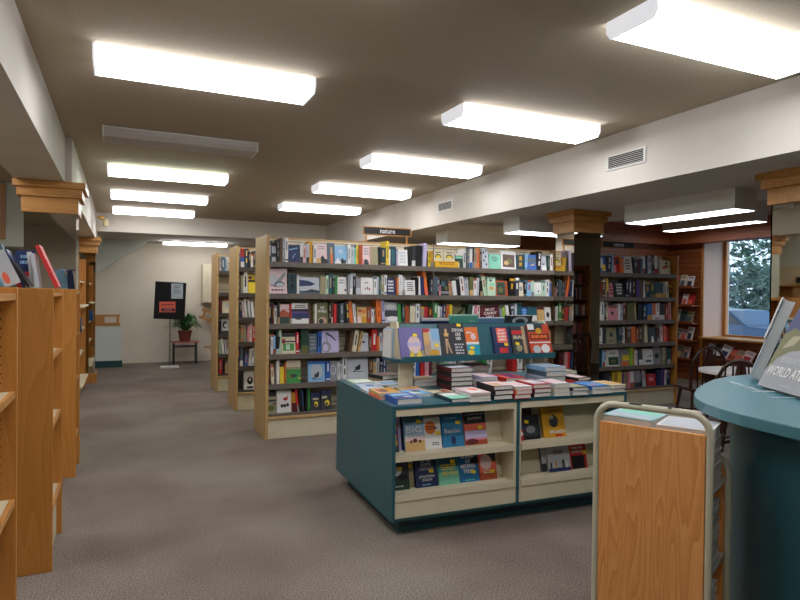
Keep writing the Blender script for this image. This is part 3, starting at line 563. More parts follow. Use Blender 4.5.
# right bookcase books
RB = 'right bookcase'
rb = [L((599,608.6,F_,'blue',.2,0,[R_(.35,.3,.7,.9,'white'),R_(.6,.1,.95,.5,'yellow')],'blue, white and yellow cover'), (609,613.4,S_,'charcoal',.21,2), (613.6,616,S_,'sky',.225), (616.2,622.4,F_,'red',.19,0,[R_(0,0,.4,.5,'pink'),R_(.4,.6,1,.9,'charcoal')],'red and pink cover'), (622.8,626,S_,'orange',.21,-4), (626.6,635.2,F_,'white',.215,-2,LINES('charcoal',4,.7,.2,.85),'white cover with printed lines'), (635.8,640,S_,'charcoal',.205,-2), (640.4,642.4,S_,'maroon',.19), (642.6,645,S_,'slate',.19), (645.2,647.6,S_,'white',.23,-2), (648,650.2,S_,'navy',.235,-3), (650.4,653.6,S_,'silver',.235,0,'black'), (653.8,656.8,S_,'black',.245,-3), (657.2,661,S_,'white',.24,-5,'red'), (662.4,673,F_,'cream',.19,6,[('p',[(.1,.4),(.6,.7),(.9,.6),(.4,.35)],'rust'),('e',.6,.8,.12,.08,'charcoal')],'cream sketchbook cover')),
 L((598.4,600.8,S_,'orange',.2,-2), (601,603.4,S_,'red',.19), (603.8,607.8,S_,'brown',.19), (608,609.8,S_,'cream',.235,-3), (609.9,611.6,S_,'yellow',.235,-3), (612,616.2,F_,'pink',.17,0,LINES('maroon',3),'pink cover with maroon print'), (616.8,628.2,F_,'black',.2,0,LINES('white',4,.6),'black cover with white lettering'), (628.6,631.4,S_,'black',.21), (631.6,634.6,S_,'charcoal',.235,0,'white'), (634.8,638.4,S_,'black',.22), (638.8,642,S_,'purple',.23), (642.2,645.8,S_,'brown',.22), (646,648,S_,'white',.22,-2), (648.4,652.6,S_,'darkteal',.2), (653,657.6,S_,'darkgreen',.19), (658,665.4,S_,'darkteal',.19), (665.8,668,S_,'grey',.2), (668.6,671.4,S_,'cream',.21,-5), (672,674.4,S_,'black',.16)),
 L((598.6,600.4,S_,'green',.17), (600.6,603,S_,'yellow',.22,-1), (603.2,606.6,S_,'white',.245,-1), (607,609,S_,'black',.2), (609.2,611.4,S_,'cream',.23,-2), (612,621,F_,'pink',.18,-1,[('e',.45,.5,.15,.12,'black'),R_(0,.85,1,.95,'rust')],'pink cover with a black spot'), (621.4,623.4,S_,'white',.21), (623.6,625.8,S_,'silver',.2), (626,629.6,S_,'brown',.22,-2,'pink'), (630.2,637,S_,'olive',.225), (637.6,640,S_,'khaki',.24,-6), (641.4,646,S_,'black',.2), (646.2,649.4,S_,'darkteal',.19), (650,655,S_,'blue',.21,-2), (655.4,659,S_,'orange',.215,-3,'white'), (659.2,662.4,S_,'white',.215,-2,'red'), (662.8,668,S_,'black',.21,0,'white'), (668.4,671,S_,'rust',.195), (671.4,674,S_,'pink',.225,-5)),
 L((597.4,600.4,S_,'palegreen',.21), (600.8,605.2,S_,'white',.2,-2), (605.8,609.6,S_,'charcoal',.2), (610,620.4,F_,'khaki',.2,0,[('e',.5,.55,.16,.14,'darkteal'),('l',.5,.1,.2,.7,1,'charcoal')],'khaki cover with a round emblem'), (620.8,625.2,S_,'darkteal',.21), (625.6,628.4,S_,'white',.205,-3), (629.6,634,S_,'brown',.205,-2), (634.4,638.6,S_,'orange',.21,-3), (639,641.6,S_,'rust',.19), (642,647,S_,'brown',.2,0,'khaki'), (649,651.6,S_,'cream',.235,-5), (652.4,660,F_,'charcoal',.19,0,[('p',[(.3,0),(.7,0),(.65,.4),(.4,.4)],'white')],'charcoal cover with white patch'), (660.6,663.4,S_,'brown',.19), (664,666.6,S_,'blush',.23,-5), (667.2,669.6,S_,'coral',.21,-5), (670.2,673,S_,'red',.19,-6)),
 L((597.2,600,S_,'white',.21), (600.4,605.2,S_,'darkteal',.21), (605.6,608,S_,'sky',.21,-2), (608.4,610.6,S_,'white',.21,-3), (611.4,623.4,F_,'white',.21,0,[R_(.1,.08,.95,.55,'darkgreen'),('e',.5,.3,.2,.1,'olive'),('l',.5,.7,.85,.7,1,'grey')],'white cover with green woodland picture'), (624,633.2,F_,'grey',.22,0,[R_(.3,.3,1,.6,'yellow'),R_(.2,0,.9,.25,'orange')],'grey cover with yellow and orange'), (633.6,636.4,S_,'lime',.24), (636.6,638.4,S_,'orange',.21), (638.6,641,S_,'white',.19,-2), (641.4,647,F_,'charcoal',.19,-2,[R_(.3,0,1,.35,'white')],'charcoal and white cover'), (647.6,657.6,F_,'white',.2,-1,[('p',[(.3,.5),(.9,.6),(.8,.5)],'charcoal'),R_(.2,.15,.8,.3,'slate')],'white cover with grey drawing'), (658.2,665.4,F_,'grey',.24,0,[('e',.4,.45,.3,.15,'charcoal')],'grey cover with dark shape'), (665.8,668.2,S_,'khaki',.22), (668.4,670.6,S_,'olive',.22), (671.2,675,S_,'teal',.19)),
 L((605,608.4,S_,'black',.2), (608.6,612,S_,'charcoal',.2,0,'silver'), (612.2,615.4,S_,'black',.2), (616,618.2,S_,'yellow',.21), (618.4,620.6,S_,'mustard',.215), (620.8,625,S_,'yellow',.215,0,'cream'), (625.4,627.4,S_,'purple',.2), (627.6,630.4,S_,'tan',.2), (631.4,633.6,S_,'pink',.2), (633.8,637.4,S_,'white',.215,0,'rust'), (638,643.4,S_,'grey',.21,0,'charcoal'), (643.8,646.6,S_,'black',.215,-5), (647.4,650.4,S_,'silver',.23,-8), (651.8,660.2,F_,'red',.16,0,[('e',.5,.55,.3,.15,'pink'),R_(.2,.1,.8,.2,'maroon')],'short red cover'), (661,664.8,S_,'navy',.2), (665,668.4,S_,'purple',.225), (668.6,670.8,S_,'white',.2,3), (671,674,S_,'navy',.19,3))]
for i, rows in enumerate(rb): shelf(RB, i, SZ[i], YF, rows)
mb_ = 'middle bookcase'
r2 = [L((238.2,240.8,S_,'slate',.19), (241,245,F_,'red',.225,0,[R_(0,0,1,.3,'white'),R_(0,.3,1,.55,'blue')],'red, white and blue cover'), (245.4,248.4,S_,'navy',.225,0,'yellow'), (248.8,251,S_,'black',.22), (251.2,253.4,S_,'white',.16,0,'orange'), (253.6,256,S_,'charcoal',.2)),
 L((238.6,241,S_,'brown',.2), (241.2,243.6,S_,'khaki',.21), (244,248.2,S_,'white',.25,0,'black'), (249,256,F_,'yellow',.22,0,[R_(0,.6,1,.72,'black'),('e',.3,.85,.25,.1,'brown')],'yellow and black cover')),
 L((238.2,240.4,S_,'darkteal',.21,-3), (240.8,243,S_,'navy',.21,-3), (243.6,245.6,S_,'blush',.2,-5), (246.2,248.8,S_,'white',.22,-6), (249.6,252,S_,'silver',.2,-6), (252.8,255.4,S_,'white',.2,-6)),
 L((238.6,241,S_,'olive',.19), (241.4,245,S_,'khaki',.2,0,'orange'), (245.4,248,S_,'grey',.2,-3), (248.4,250.6,S_,'pink',.2), (250.8,253,S_,'white',.21), (253.2,256,S_,'red',.2)),
 L((238.4,240.8,S_,'navy',.22), (241.2,244.4,S_,'slate',.22,0,'white'), (245.8,249,S_,'blue',.15,0,'orange'), (249.6,252,S_,'white',.2,4), (252.4,255.4,S_,'white',.21,4)),
 L((238.6,244.4,S_,'black',.2), (245.2,255.8,F_,'white',.23,0,[('e',.6,.45,.28,.2,'black'),('e',.6,.5,.1,.08,'white'),R_(.3,.05,.9,.15,'black')],'white cover with a black figure'))]
for i, rows in enumerate(r2): shelf(mb_, i, SZ[i], 7.86, rows)
rr_ = 'rearmost bookcase'
r3 = [L((219.6,221.4,S_,'white',.2), (221.6,225,S_,'slate',.2,0,'silver'), (225.2,226.8,S_,'sky',.19)), None,
 L((220,222.6,S_,'maroon',.21), (223,230.4,F_,'cream',.19,0,[('e',.6,.5,.2,.2,'silver'),R_(0,.9,1,1,'rust')],'cream cover with rust top')),
 L((219.8,222,S_,'black',.18), (222.4,230.4,F_,'silver',.21,0,[('e',.4,.6,.3,.25,'charcoal'),('e',.5,.55,.15,.12,'white'),R_(0,0,1,.2,'charcoal')],'silver cover with black blot')),
 L((220,222.6,S_,'palegreen',.2,-5), (223.2,225.8,S_,'white',.22,-7), (226.6,229.6,S_,'silver',.2,-7)),
 L((219.8,223.6,S_,'red',.21), (224,225.6,S_,'black',.2), (226,230.4,S_,'tan',.16))]
for i, rows in enumerate(r3):
    if rows: shelf(rr_, i, SZ[i], 9.5, rows)
# hanging shelf signs
def sign(px0, px1, z0, z1, Y, label, posts):
    xa, xb = at(px0, 250, Y).x, at(px1, 250, Y).x
    t = thing('shelf_sign', label, 'sign', ((xa+xb)/2, Y, 2.105), 0, 'category signs on top of the bookcases')
    w = (xb-xa)/2
    MB().box(-w, w, 0, .02, z0-2.105, z1-2.105, 'honeyx').build('frame', t)
    b = MB().box(-w+.012, w-.012, -.002, 0, z0-2.105+.012, z1-2.105-.012, 'black').build('board', t)
    m = MB(); put_text(m, 'nature', .0, (z0+z1)/2-2.105, .19, .048, -.003, 'white'); m.build('lettering', b)
    for p in posts: MB().box(p*w-.008, p*w+.008, .022, .034, 0, z1-2.105-.02, 'honey').build('post', t)
sign(363, 411, 2.19, 2.29, 6.47, 'black hanging sign reading nature on top of the long bookcase', (-.85, .85))
sign(602, 635, 2.19, 2.29, 6.47, 'black nature sign on top of the right bookcase', (.85, -.85))
# ------------------------------------------------------------ left: low honey oak end units
def low_unit(y0, y1, label, xr=-.337, depth=.3, shelves=(.12, .42, .80, 1.16, 1.49), kick=True, top=1.527):
    t = thing('low_bookcase', label, 'bookcase', (xr-depth, y0, 0), 0, 'low honey oak bookcases along the aisle')
    Wd = y1-y0
    MB().box(0, depth, 0, .022, 0, top, 'honey').build('end_panel', t, bevel=.003)
    far = MB().box(0, depth, Wd-.022, Wd, 0, top, 'honey')
    for z in [.2+.032*k for k in range(41)]:
        for x in (.06, depth-.05): far.add([(x-.003, Wd-.0225, z-.003), (x+.003, Wd-.0225, z-.003), (x+.003, Wd-.0225, z+.003), (x-.003, Wd-.0225, z+.003)], [(0, 1, 2, 3)], 'holes')
    far.build('end_panel', t, bevel=.003)
    MB().box(0, .012, .022, Wd-.022, .1, top, 'honeyy').build('back_panel', t)
    MB().box(depth-.05, depth-.03, .022, Wd-.022, .002, .3, 'cream').build('kick_panel', t)
    for z in (.32, .78, 1.16, 1.505):
        s = MB().box(.012, depth-.02, .022, Wd-.022, z-.02, z, 'cream').box(depth-.02, depth-.004, .022, Wd-.022, z-.022, z+.001, 'honeyy')
        s.build('shelf', t)
    return t
low_unit(1.55, 2.52, 'nearest low oak bookcase, cut off by the left edge')
low_unit(3.73, 4.32, 'low oak bookcase with a plain end panel and books leaning on top')
low_unit(5.55, 6.13-.15, 'farther low oak bookcase by the left mirrored column')
def lean_top(px, Y, h, w, col, lean, label, z=1.53, deco=None, d=.16, yaw=0):
    if deco is None: mb = spine_mesh(MB(), w, d, h, col, None, 0)
    else: mb = face_mesh(MB(), w, h, .02, col, deco)
    o = mb.build('book' if deco is None else 'face_out_book')
    tag(o, label, 'book', 'books leaning on top of the low oak bookcase')
    o.location = (at(px, 290, Y).x, Y, z+abs(math.sin(math.radians(lean)))*w/2); o.rotation_euler = (0, math.radians(lean), yaw)
lean_top(27, 4.17, .22, .1, 'navy', -3, 'navy and red cover in the middle of the leaning books', deco=[R_(0,0,1,.42,'red'), ('e',.5,.2,.2,.1,'blush'), ('l',.5,.6,.9,.6,2,'sky')])
lean_top(33, 4.12, .21, .022, 'white', -6, 'white magazine spine behind the navy cover, upright')
lean_top(37, 4.08, .2, .02, 'silver', -7, 'silver magazine spine just left of the red book')
lean_top(57, 4.1, .265, .022, 'red', -23, 'tall bright red book leaning at the right end of the group')
lean_top(25, 3.96, .225, .024, 'navy', -27, 'dark navy leaning book in front of the navy cover')
lean_top(29, 3.92, .17, .014, 'black', -31, 'thin black leaning book below the navy one')
lean_top(13, 3.9, .23, .075, 'silver', -24, 'large pale blue leaning cover at the left edge', deco=[R_(0,.85,1,1,'slate'), ('e',.3,.2,.2,.15,'coral')])
lean_top(7, 4.05, .22, .1, 'sky', -18, 'sky blue cover half hidden behind the pale one', deco=[('e',.6,.5,.3,.2,'white')])
# tall case and more shelves on the left, seen past the column and in the mirrors
t = thing('tall_bookcase', 'tall oak bookcase with white discs rack between the two left mirrored columns', 'bookcase', (-.88, 9.1, 0))
MB().box(0, .36, 0, .03, 0, 2.0, 'honey').build('end_panel', t, bevel=.003)
MB().box(0, .36, 1.5, 1.53, 0, 2.0, 'honey').build('end_panel', t)
MB().box(0, .02, .03, 1.5, 0, 2.0, 'honeyy').build('back_panel', t)
MB().box(.3, .32, .03, 1.5, 0, .2, 'cream').build('kick_panel', t)
for z in (.22, .6, .95, 1.3, 1.65): MB().box(.02, .40 if z in (.22, 1.3) else .34, .03, 1.5, z-.02, z, 'cream').build('shelf', t)
for k, (y, c) in enumerate(((9.18, 'charcoal'), (9.24, 'slate'), (9.3, 'black'), (9.37, 'grey'), (9.45, 'blue'))):
    o = spine_mesh(MB(), .03, .14, .19, c, 'silver', 1).build('book'); o.location = (-.50, y, .951); o.rotation_euler = (math.radians(-3), 0, PI/2)
    tag(o, uniq('%s case, %s of the row in the tall bookcase by the far left column' % (c, ORD[k]), ''), 'disc case', 'disc cases in the tall bookcase')
t = thing('bookcase', 'oak wall bookcase with boxes against the left wall', 'bookcase', (X0+.002, 5.2, 0))
for y in (0, 1.0, 2.0, 3.0): MB().box(0, .34, y, y+.03, 0, 1.75, 'honey').build('divider', t)
MB().box(0, .015, .03, 3.0, 0, 1.75, 'honeyy').build('back_panel', t)
for z in (.15, .5, .85, 1.2, 1.5, 1.75): MB().box(.015, .345, 0, 3.03, z-.025, z, 'honeyy').build('shelf', t)
MB().box(.02, .04, .3, 2.7, 1.75, 2.1, 'cream').build('back_board', t)
for k, (y, w, h, z, c) in enumerate(((5.5, .4, .2, 1.51, (170,124,84)), (6.5, .5, .19, 1.51, (176,130,90)), (7.46, .4, .19, 1.51, (186,140,98)), (6.6, .45, .26, 1.21, (168,120,80)), (7.5, .36, .25, 1.21, (176,130,90)))):
    b = thing('cardboard_box', 'brown cardboard box, %s of five on the left wall bookcase' % ORD[k], 'box', (X0+.19, y, z), PI/2, 'cardboard boxes')
    MB().box(-w/2, w/2, -.14, .12, 0, h, c).build('carton', b, bevel=.003)
    MB().box(-w*.15, w*.2, -.142, -.14, h*.3, h*.55, 'white').build('label', b)
t = thing('shelf_sign', 'blank black sign on the left wall bookcase', 'sign', (X0+.1, 6.6, 1.77), PI/2)
MB().box(-.25, .25, -.012, .01, 0, .13, 'oakx').build('frame', t); MB().box(-.235, .235, -.014, -.012, .012, .118, 'black').build('board', t)
o = MB().box(-.36, .36, -.02, .02, -.34, .34, 'honey').box(-.31, .31, -.024, -.02, -.29, .29, 'wallgreen').build('picture_frame', None, (-1.69, 8.878, 2.48))
tag(o, 'oak picture frame on the pale wall at the left edge', 'picture frame')
# security light on the beam corner
t = thing('ceiling_globe', 'small round brass fitting on the beam near the far wall', 'light fitting', (-.34, 11.3, 2.66))
MB().cyl(0, 0, .06, .09, .05, 'mustard').build('base', t)
g = MB(); g.tube([(0, 0, .07), (.05, -.02, .03), (.08, -.02, 0)], .025, flat((190,170,120), .3)); g.cyl(.08, -.02, -.06, .05, .05, flat((200,184,140), .3), .03); g.build('lamp', t)
# ------------------------------------------------------------ island display
IS = thing('display_island', 'teal laminate display island with cream shelves full of books', 'display island', (1.521, 3.409, 0), math.radians(-2.4))
IW, ID = 1.842, 1.228
MB().box(.08, IW-.08, .08, ID-.08, 0, .105, 'tealdark').build('plinth', IS)
MB().box(0, .022, 0, ID, .1, .80, 'teal').build('side_panel', IS, bevel=.002)
MB().box(IW-.022, IW, 0, ID, .1, .80, 'teal').build('side_panel', IS, bevel=.002)
MB().box(0, IW, 0, ID, .8, .822, 'teal').build('top', IS, bevel=.002)
MB().box(.022, IW-.022, ID-.022, ID, .1, .8, 'teal').build('back_panel', IS)
MB().box(.022, IW-.022, .0, ID-.022, .102, .118, 'tealdark').build('bottom_board', IS)
MB().box(.905, .922, 0, .42, .118, .80, 'teal').box(.885, .905, .012, .42, .118, .80, 'cream').box(.922, .942, .012, .42, .118, .80, 'cream').build('divider', IS)
bays = ((.022, .885), (.942, IW-.022))
for a, b in bays:
    MB().box(a, b, .006, .03, .755, .80, 'cream').build('rail', IS)
    MB().box(a, b, .008, .026, .118, .222, 'cream').build('kick_panel', IS)
    for z in (.262, .508):
        m = MB().box(a, b, .004, .36, z-.018, z, 'cream').box(a, b, .0, .018, z-.036, z+.004, 'cream')
        m.build('shelf', IS)
        m = MB(); m.prof([(.15, z), (.165, z), (.165+.07, z+.235), (.15+.07, z+.235)], a, b, 'x', 'cream'); m.build('slanted_back', IS)
IM = IS.matrix_world.copy()
bpy.context.view_layer.update(); IM = IS.matrix_world.copy()
def on_island(o, x, y, z, rx=0, ry=0, rz=0):
    o.location = IM @ Vector((x, y, z)); o.rotation_euler = (rx, ry, rz+math.radians(-2.4))
def display_book(x0, x1, z, h, col, deco, label, titles=(), sticker=None, y=.10, lean=14, grp='front covers on the island shelves', t=.022, tilt=0):
    w = x1-x0
    r = thing('display_book', label, 'book', (0, 0, 0), 0, grp)
    on_island(r, (x0+x1)/2, y, z, -math.radians(lean), math.radians(tilt), 0)
    face_mesh(MB(), w, h, t, col, deco).build('cover', r)
    for k, (txt, cx, cz, tw, th, c) in enumerate(titles):
        m = MB(); put_text(m, txt, -w/2+cx*w, cz*h, tw*w, th*h, -.0035, c); m.build('title', r)
    if sticker:
        a, b = sticker
        m = MB(); m.T = Matrix.Translation((-w/2+a*w, -.0045, b*h)) @ Matrix.Rotation(.15, 4, 'Y'); m.box(-.017, .017, 0, .0005, -.011, .011, 'sticker'); m.build('price_sticker', r)
    return r
UP, LO = .509, .263
display_book(.024, .088, UP, .2, 'purple', [R_(0,.0,1,.3,'charcoal'), ('e',.6,.3,.3,.12,'mustard'), R_(.1,.7,.9,.95,'orange'), ('e',.5,.5,.4,.12,'coral')], 'purple and orange patterned cover at the left end of the island upper shelf', sticker=(.5,.48))
display_book(.094, .262, UP, .235, 'navy', [('l',.6,.88,.97,.8,1,'silver'), R_(0,0,.15,1,'lilac')], 'navy and lilac hardcover mostly hidden behind the BIG cover', y=.135, t=.03)
display_book(.128, .268, UP, .215, 'sky', [R_(0,0,1,.3,'sand'), R_(0,.3,1,.42,'blush'), ('e',.5,.3,.12,.06,'maroon'), ('e',.3,.27,.06,.05,'brown'), ('e',.75,.27,.07,.05,'brown'), R_(0,.85,1,1,'teal')], 'sky blue desert cover titled BIG in white letters',
 [('BIG', .48, .63, .8, .2, 'white'), ('FINISH', .5, .45, .85, .1, 'white')], (.74,.85), y=.09)
display_book(.268, .392, UP, .2, 'white', [('e',.4,.68,.33,.21,'orange'), ('p',[(.6,.72),(.85,.66),(.6,.62)],'charcoal'), ('l',.4,.6,.76,.5,2,'maroon'), ('l',.65,.1,.22,.55,2,'charcoal')], 'white cover with a big orange circle', sticker=(.78,.5))
display_book(.402, .558, UP, .21, (38,118,160), [('e',.5,.2,.12,.14,'navy'), ('l',.5,.86,.93,.6,1,'sky')], 'blue cover with cursive white title on the upper shelf', [('Beatles', .48, .5, .75, .13, 'white')], (.76,.75))
display_book(.568, .735, UP, .225, 'pink', [R_(0,.62,1,1,'black'), R_(0,.42,1,.62,'coral'), R_(0,0,1,.14,'rust'), ('e',.3,.1,.3,.08,'maroon'), R_(0,.2,1,.42,'lilac')], 'black and sunset pink cover lettered LIGHTNING DOWN',
 [('LIGHTNING', .5, .9, .85, .06, 'silver'), ('DOWN', .5, .78, .6, .085, 'white'), ('CLAVIN', .55, .33, .75, .07, 'lilac')], (.72,.5))
display_book(.026, .165, LO, .195, 'darkgreen', [R_(0,.3,1,.85,'charcoal'), ('e',.35,.6,.28,.15,'silver'), ('e',.7,.4,.25,.1,'black'), ('l',.5,.87,.95,.8,1,'lime'), ('l',.5,.08,.16,.6,1,'silver')], 'dark green cover with a dog photo, left of the lower shelf', sticker=(.55,.68))
display_book(.12, .205, LO, .19, 'khaki', [('e',.6,.4,.25,.15,'tan')], 'khaki cover tucked behind the dark green one', y=.125, sticker=(.7,.72))
display_book(.21, .365, LO, .225, 'navy', [('l',.5,.04,.1,.5,1,'sky')], 'navy cover with four white title lines and the author below', [('LEGENDS\nOF THE\nNORTH\nCASCADES', .5, .68, .66, .42, 'silver'), ('JONATHAN\nEVISON', .5, .25, .72, .17, 'white')], (.72,.44))
display_book(.374, .526, LO, .2, 'mint', [R_(0,.55,1,1,'teal'), R_(0,.4,1,.55,(70,160,160)), ('l',.5,.45,.66,.8,3,'yellow')], 'teal to mint cover lettered BLISS in yellow', [('BLISS', .55, .36, .7, .12, 'yellow')], (.72,.72))
display_book(.53, .677, LO, .225, (30,110,165), [('l',.5,.03,.08,.7,1,'mint'), ('e',.8,.6,.2,.12,'black')], 'bright blue cover with chunky white title on five lines', [('THE\nISLAND\nOF\nMISSING\nTREES', .45, .6, .72, .68, 'white')], (.7,.28))
display_book(.685, .815, LO, .195, 'coral', [R_(.5,.6,1,1,'charcoal'), ('e',.4,.6,.35,.25,'blush'), R_(0,0,1,.25,'rust'), ('l',.5,.2,.35,.7,2,'cream')], 'peach portrait cover at the right end of the left lower shelf', sticker=(.72,.28))
display_book(.946, 1.02, UP, .22, 'red', [R_(0,.75,1,1,'orange'), R_(0,.35,1,.6,'blue'), ('p',[(0,0),(.8,.3),(1,.2),(.3,0)],'white'), R_(0,.1,.4,.4,'silver')], 'red, blue and white cover beside the teal divider', sticker=(.3,.6), y=.09)
display_book(.99, 1.14, UP, .225, 'brown', [('e',.55,.85,.12,.05,'maroon')], 'brown cover behind the small black one', y=.14)
display_book(1.015, 1.165, UP, .17, 'black', [R_(.1,.15,.9,.6,'charcoal'), ('e',.5,.4,.25,.15,'grey')], 'small black cover with a grey figure', sticker=(.3,.72))
display_book(1.195, 1.385, UP, .225, 'mustard', [('e',.5,.5,.2,.2,'charcoal'), ('e',.42,.62,.1,.06,'khaki'), R_(.5,.02,.85,.09,'red')], 'mustard yellow cover titled BROKEN', [('JENNY', .52, .93, .5, .06, 'brown'), ('LAWSON', .52, .82, .72, .07, 'brown'), ('BROKEN', .62, .17, .7, .1, 'white')], tilt=0)
display_book(.946, 1.0, LO, .21, 'maroon', [R_(0,.7,1,1,'red'), ('e',.4,.4,.4,.08,'black')], 'maroon cover at the left end of the right lower shelf', y=.09)
display_book(1.20, 1.27, LO, .225, 'slate', [R_(0,0,1,.25,'charcoal'), R_(0,.25,1,.8,'silver')], 'slate cover hidden behind the city silhouette cover', y=.12)
display_book(1.235, 1.425, LO, .22, 'silver', [R_(0,.78,1,1,'navy'), R_(0,0,1,.12,'navy'), R_(.08,.1,.16,.3,'charcoal'), R_(.3,.1,.36,.34,'mustard'), R_(.62,.1,.72,.36,'charcoal'), R_(.8,.1,.86,.3,'white'), ('l',.5,.55,.68,.6,2,'maroon')], 'pale blue cover with dark city silhouettes', y=.09)
display_book(1.43, 1.58, LO, .225, 'red', [R_(.1,.0,.85,.42,'black'), ('l',.5,.48,.72,.9,2,'white'), R_(0,.85,1,1,'rust')], 'red and black cover partly behind the book cart', sticker=(.9,.5))
# riser with two sloping sides
RS = thing('book_riser', 'teal and cream two-sided book riser standing on the island', 'display stand', (0, 0, 0))
on_island(RS, 0, 0, .822)
z0, z1 = .235, .49
for x in (.30, 1.60):
    MB().prof([(.58, z0-.02), (.86, z0-.02), (.80, z1), (.69, z1)], x-.01, x+.01, 'x', 'cream').build('end_panel', RS)
MB().box(.315, .43, .675, .70, 0, .26, 'cream').box(.425, .43, .675, .84, 0, .25, 'teal').build('post', RS)
MB().box(1.50, 1.60, .675, .70, 0, .26, 'cream').build('post', RS)
for s in (1, -1):
    m = MB(); q = [(.72-s*.13, z0+.0), (.72-s*.12, z0+.0), (.72-s*.04, z1-.02), (.72-s*.05, z1-.02)]
    m.prof(q, .31, 1.59, 'x', 'teal'); m.build('sloping_board', RS)
    m = MB(); a, b = sorted((.72-s*.12, .72-s*.17)); m.box(.29, 1.61, a, b, z0-.035, z0-.012, 'teal')
    a, b = sorted((.72-s*.168, .72-s*.175)); m.box(.29, 1.61, a, b, z0-.035, z0+.008, 'teal'); m.build('ledge', RS)
MB().box(.245, 1.59, .60, .86, z0-.035, z0-.015, 'teal').build('base_board', RS)
def riser_book(x0, x1, h, col, deco, label, titles=(), sticker=None):
    return display_book(x0, x1, .822+z0-.010, h, col, deco, label, titles, sticker, y=.566, lean=18, grp='front covers on the island riser', t=.02)
riser_book(.29, .475, .235, (110,100,160), [R_(.35,0,1,.25,'khaki'), ('e',.6,.45,.28,.28,'blush'), ('p',[(.3,0),(.5,.3),(.55,0)],'yellow'), ('p',[(.6,0),(.8,.3),(.9,0)],'yellow'), R_(.3,.4,.85,.52,'lilac')], 'violet and yellow cover at the left end of the riser', sticker=(.66,.75))
riser_book(.48, .612, .225, 'silver', [R_(0,0,.4,.6,'tan'), ('e',.15,.7,.22,.25,'sand'), ('e',.15,.95,.3,.08,'red'), ('e',.6,.18,.3,.12,'mustard'), R_(0,.0,1,.1,'slate'), R_(.5,.6,1,1,'sky')], 'pale cover with a woman in profile on the riser', sticker=(.75,.42))
riser_book(.618, .826, .262, (40,42,48), [('e',.25,.78,.05,.07,'sand'), ('p',[(.15,.72),(.35,.72),(.3,.5),(.2,.5)],'sand'), ('p',[(.17,.62),(.32,.62),(.3,.55),(.2,.55)],'black'), ('p',[(.2,.5),(.3,.5),(.42,.12),(.36,.12)],'tan'), ('p',[(.18,.5),(.26,.5),(.24,.12),(.18,.12)],'tan'), ('l',.72,.08,.42,.4,4,'silver')], 'black cover titled STRONG LIKE HER', [('STRONG\nLIKE\nHER', .72, .68, .46, .34, 'white')], (.8,.95))
riser_book(.832, .942, .232, 'orange', [R_(0,0,1,.42,(20,150,170)), R_(0,.42,1,.5,'white'), ('e',.6,.68,.2,.12,'blush'), ('e',.3,.15,.25,.08,'yellow'), R_(.1,.8,.5,.84,'white')], 'orange and turquoise cover beside the bare teal board', sticker=(.4,.3))
riser_book(1.07, 1.222, .235, 'navy', [R_(.25,.45,.85,.95,'coral'), R_(.3,.1,.8,.28,'red'), ('l',.55,.5,.92,.5,4,'white')], 'navy cover with red lettered panel on the riser', sticker=(.72,.38))
riser_book(1.24, 1.382, .235, 'charcoal', [R_(.05,.72,.9,.86,'red'), R_(.7,0,.9,1,'tan'), ('e',.4,.25,.2,.12,'khaki')], 'charcoal cover with red band and the word BIAS', [('BIAS', .45, .62, .7, .12, 'cream')], (.3,.4))
riser_book(1.40, 1.602, .25, (190,70,40), [R_(0,.75,.7,1,'charcoal'), ('e',.3,.18,.18,.13,'silver'), ('e',.7,.2,.2,.14,'white'), R_(0,.38,1,.42,'white'), ('e',.5,.78,.15,.1,'mustard'), R_(.05,.5,.95,.68,'maroon'), ('l',.5,.5,.68,.8,1,'orange'), R_(0,.82,.3,1,'white')], 'rust red cover at the right end of the riser')
def riser_back(x0, x1, h, col, label, deco=()):
    r = thing('display_book', label, 'book', (0,0,0), 0, 'books on the far side of the riser')
    on_island(r, (x0+x1)/2, .90, .822+z0-.008, math.radians(15), 0, 0)
    face_mesh(MB(), x1-x0, h, .022, col, deco).build('cover', r)
riser_back(.56, .80, .29, 'navy', 'blue book top showing behind the STRONG cover', [R_(0,.93,1,1,'white')])
riser_back(.80, 1.06, .315, (98,178,156), 'sea green book rising above the riser', [('l',.8,.82,.86,.2,1,'white')])
riser_back(1.06, 1.31, .29, (110,150,185), 'pale blue book rising above the navy riser cover')
riser_back(1.32, 1.58, .31, 'charcoal', 'charcoal book with a big white letter above the riser', [('e',.55,.86,.3,.11,'silver'), ('e',.55,.83,.18,.08,'charcoal')])
for k, (x, c) in enumerate(((.281, 'cream'), (.268, 'sky'), (.255, 'white'))):
    o = MB().box(-.006, .006, 0, .16, 0, .225-.008*k, c).box(-.004, .007, .002, .161, .003, .216-.008*k, 'pages').build('book')
    on_island(o, x, .70, .822+z0-.0145, 0, math.radians(2), 0)
    tag(o, '%s pamphlet standing at the left end of the riser' % cn(c), 'book', 'pamphlets at the riser end')
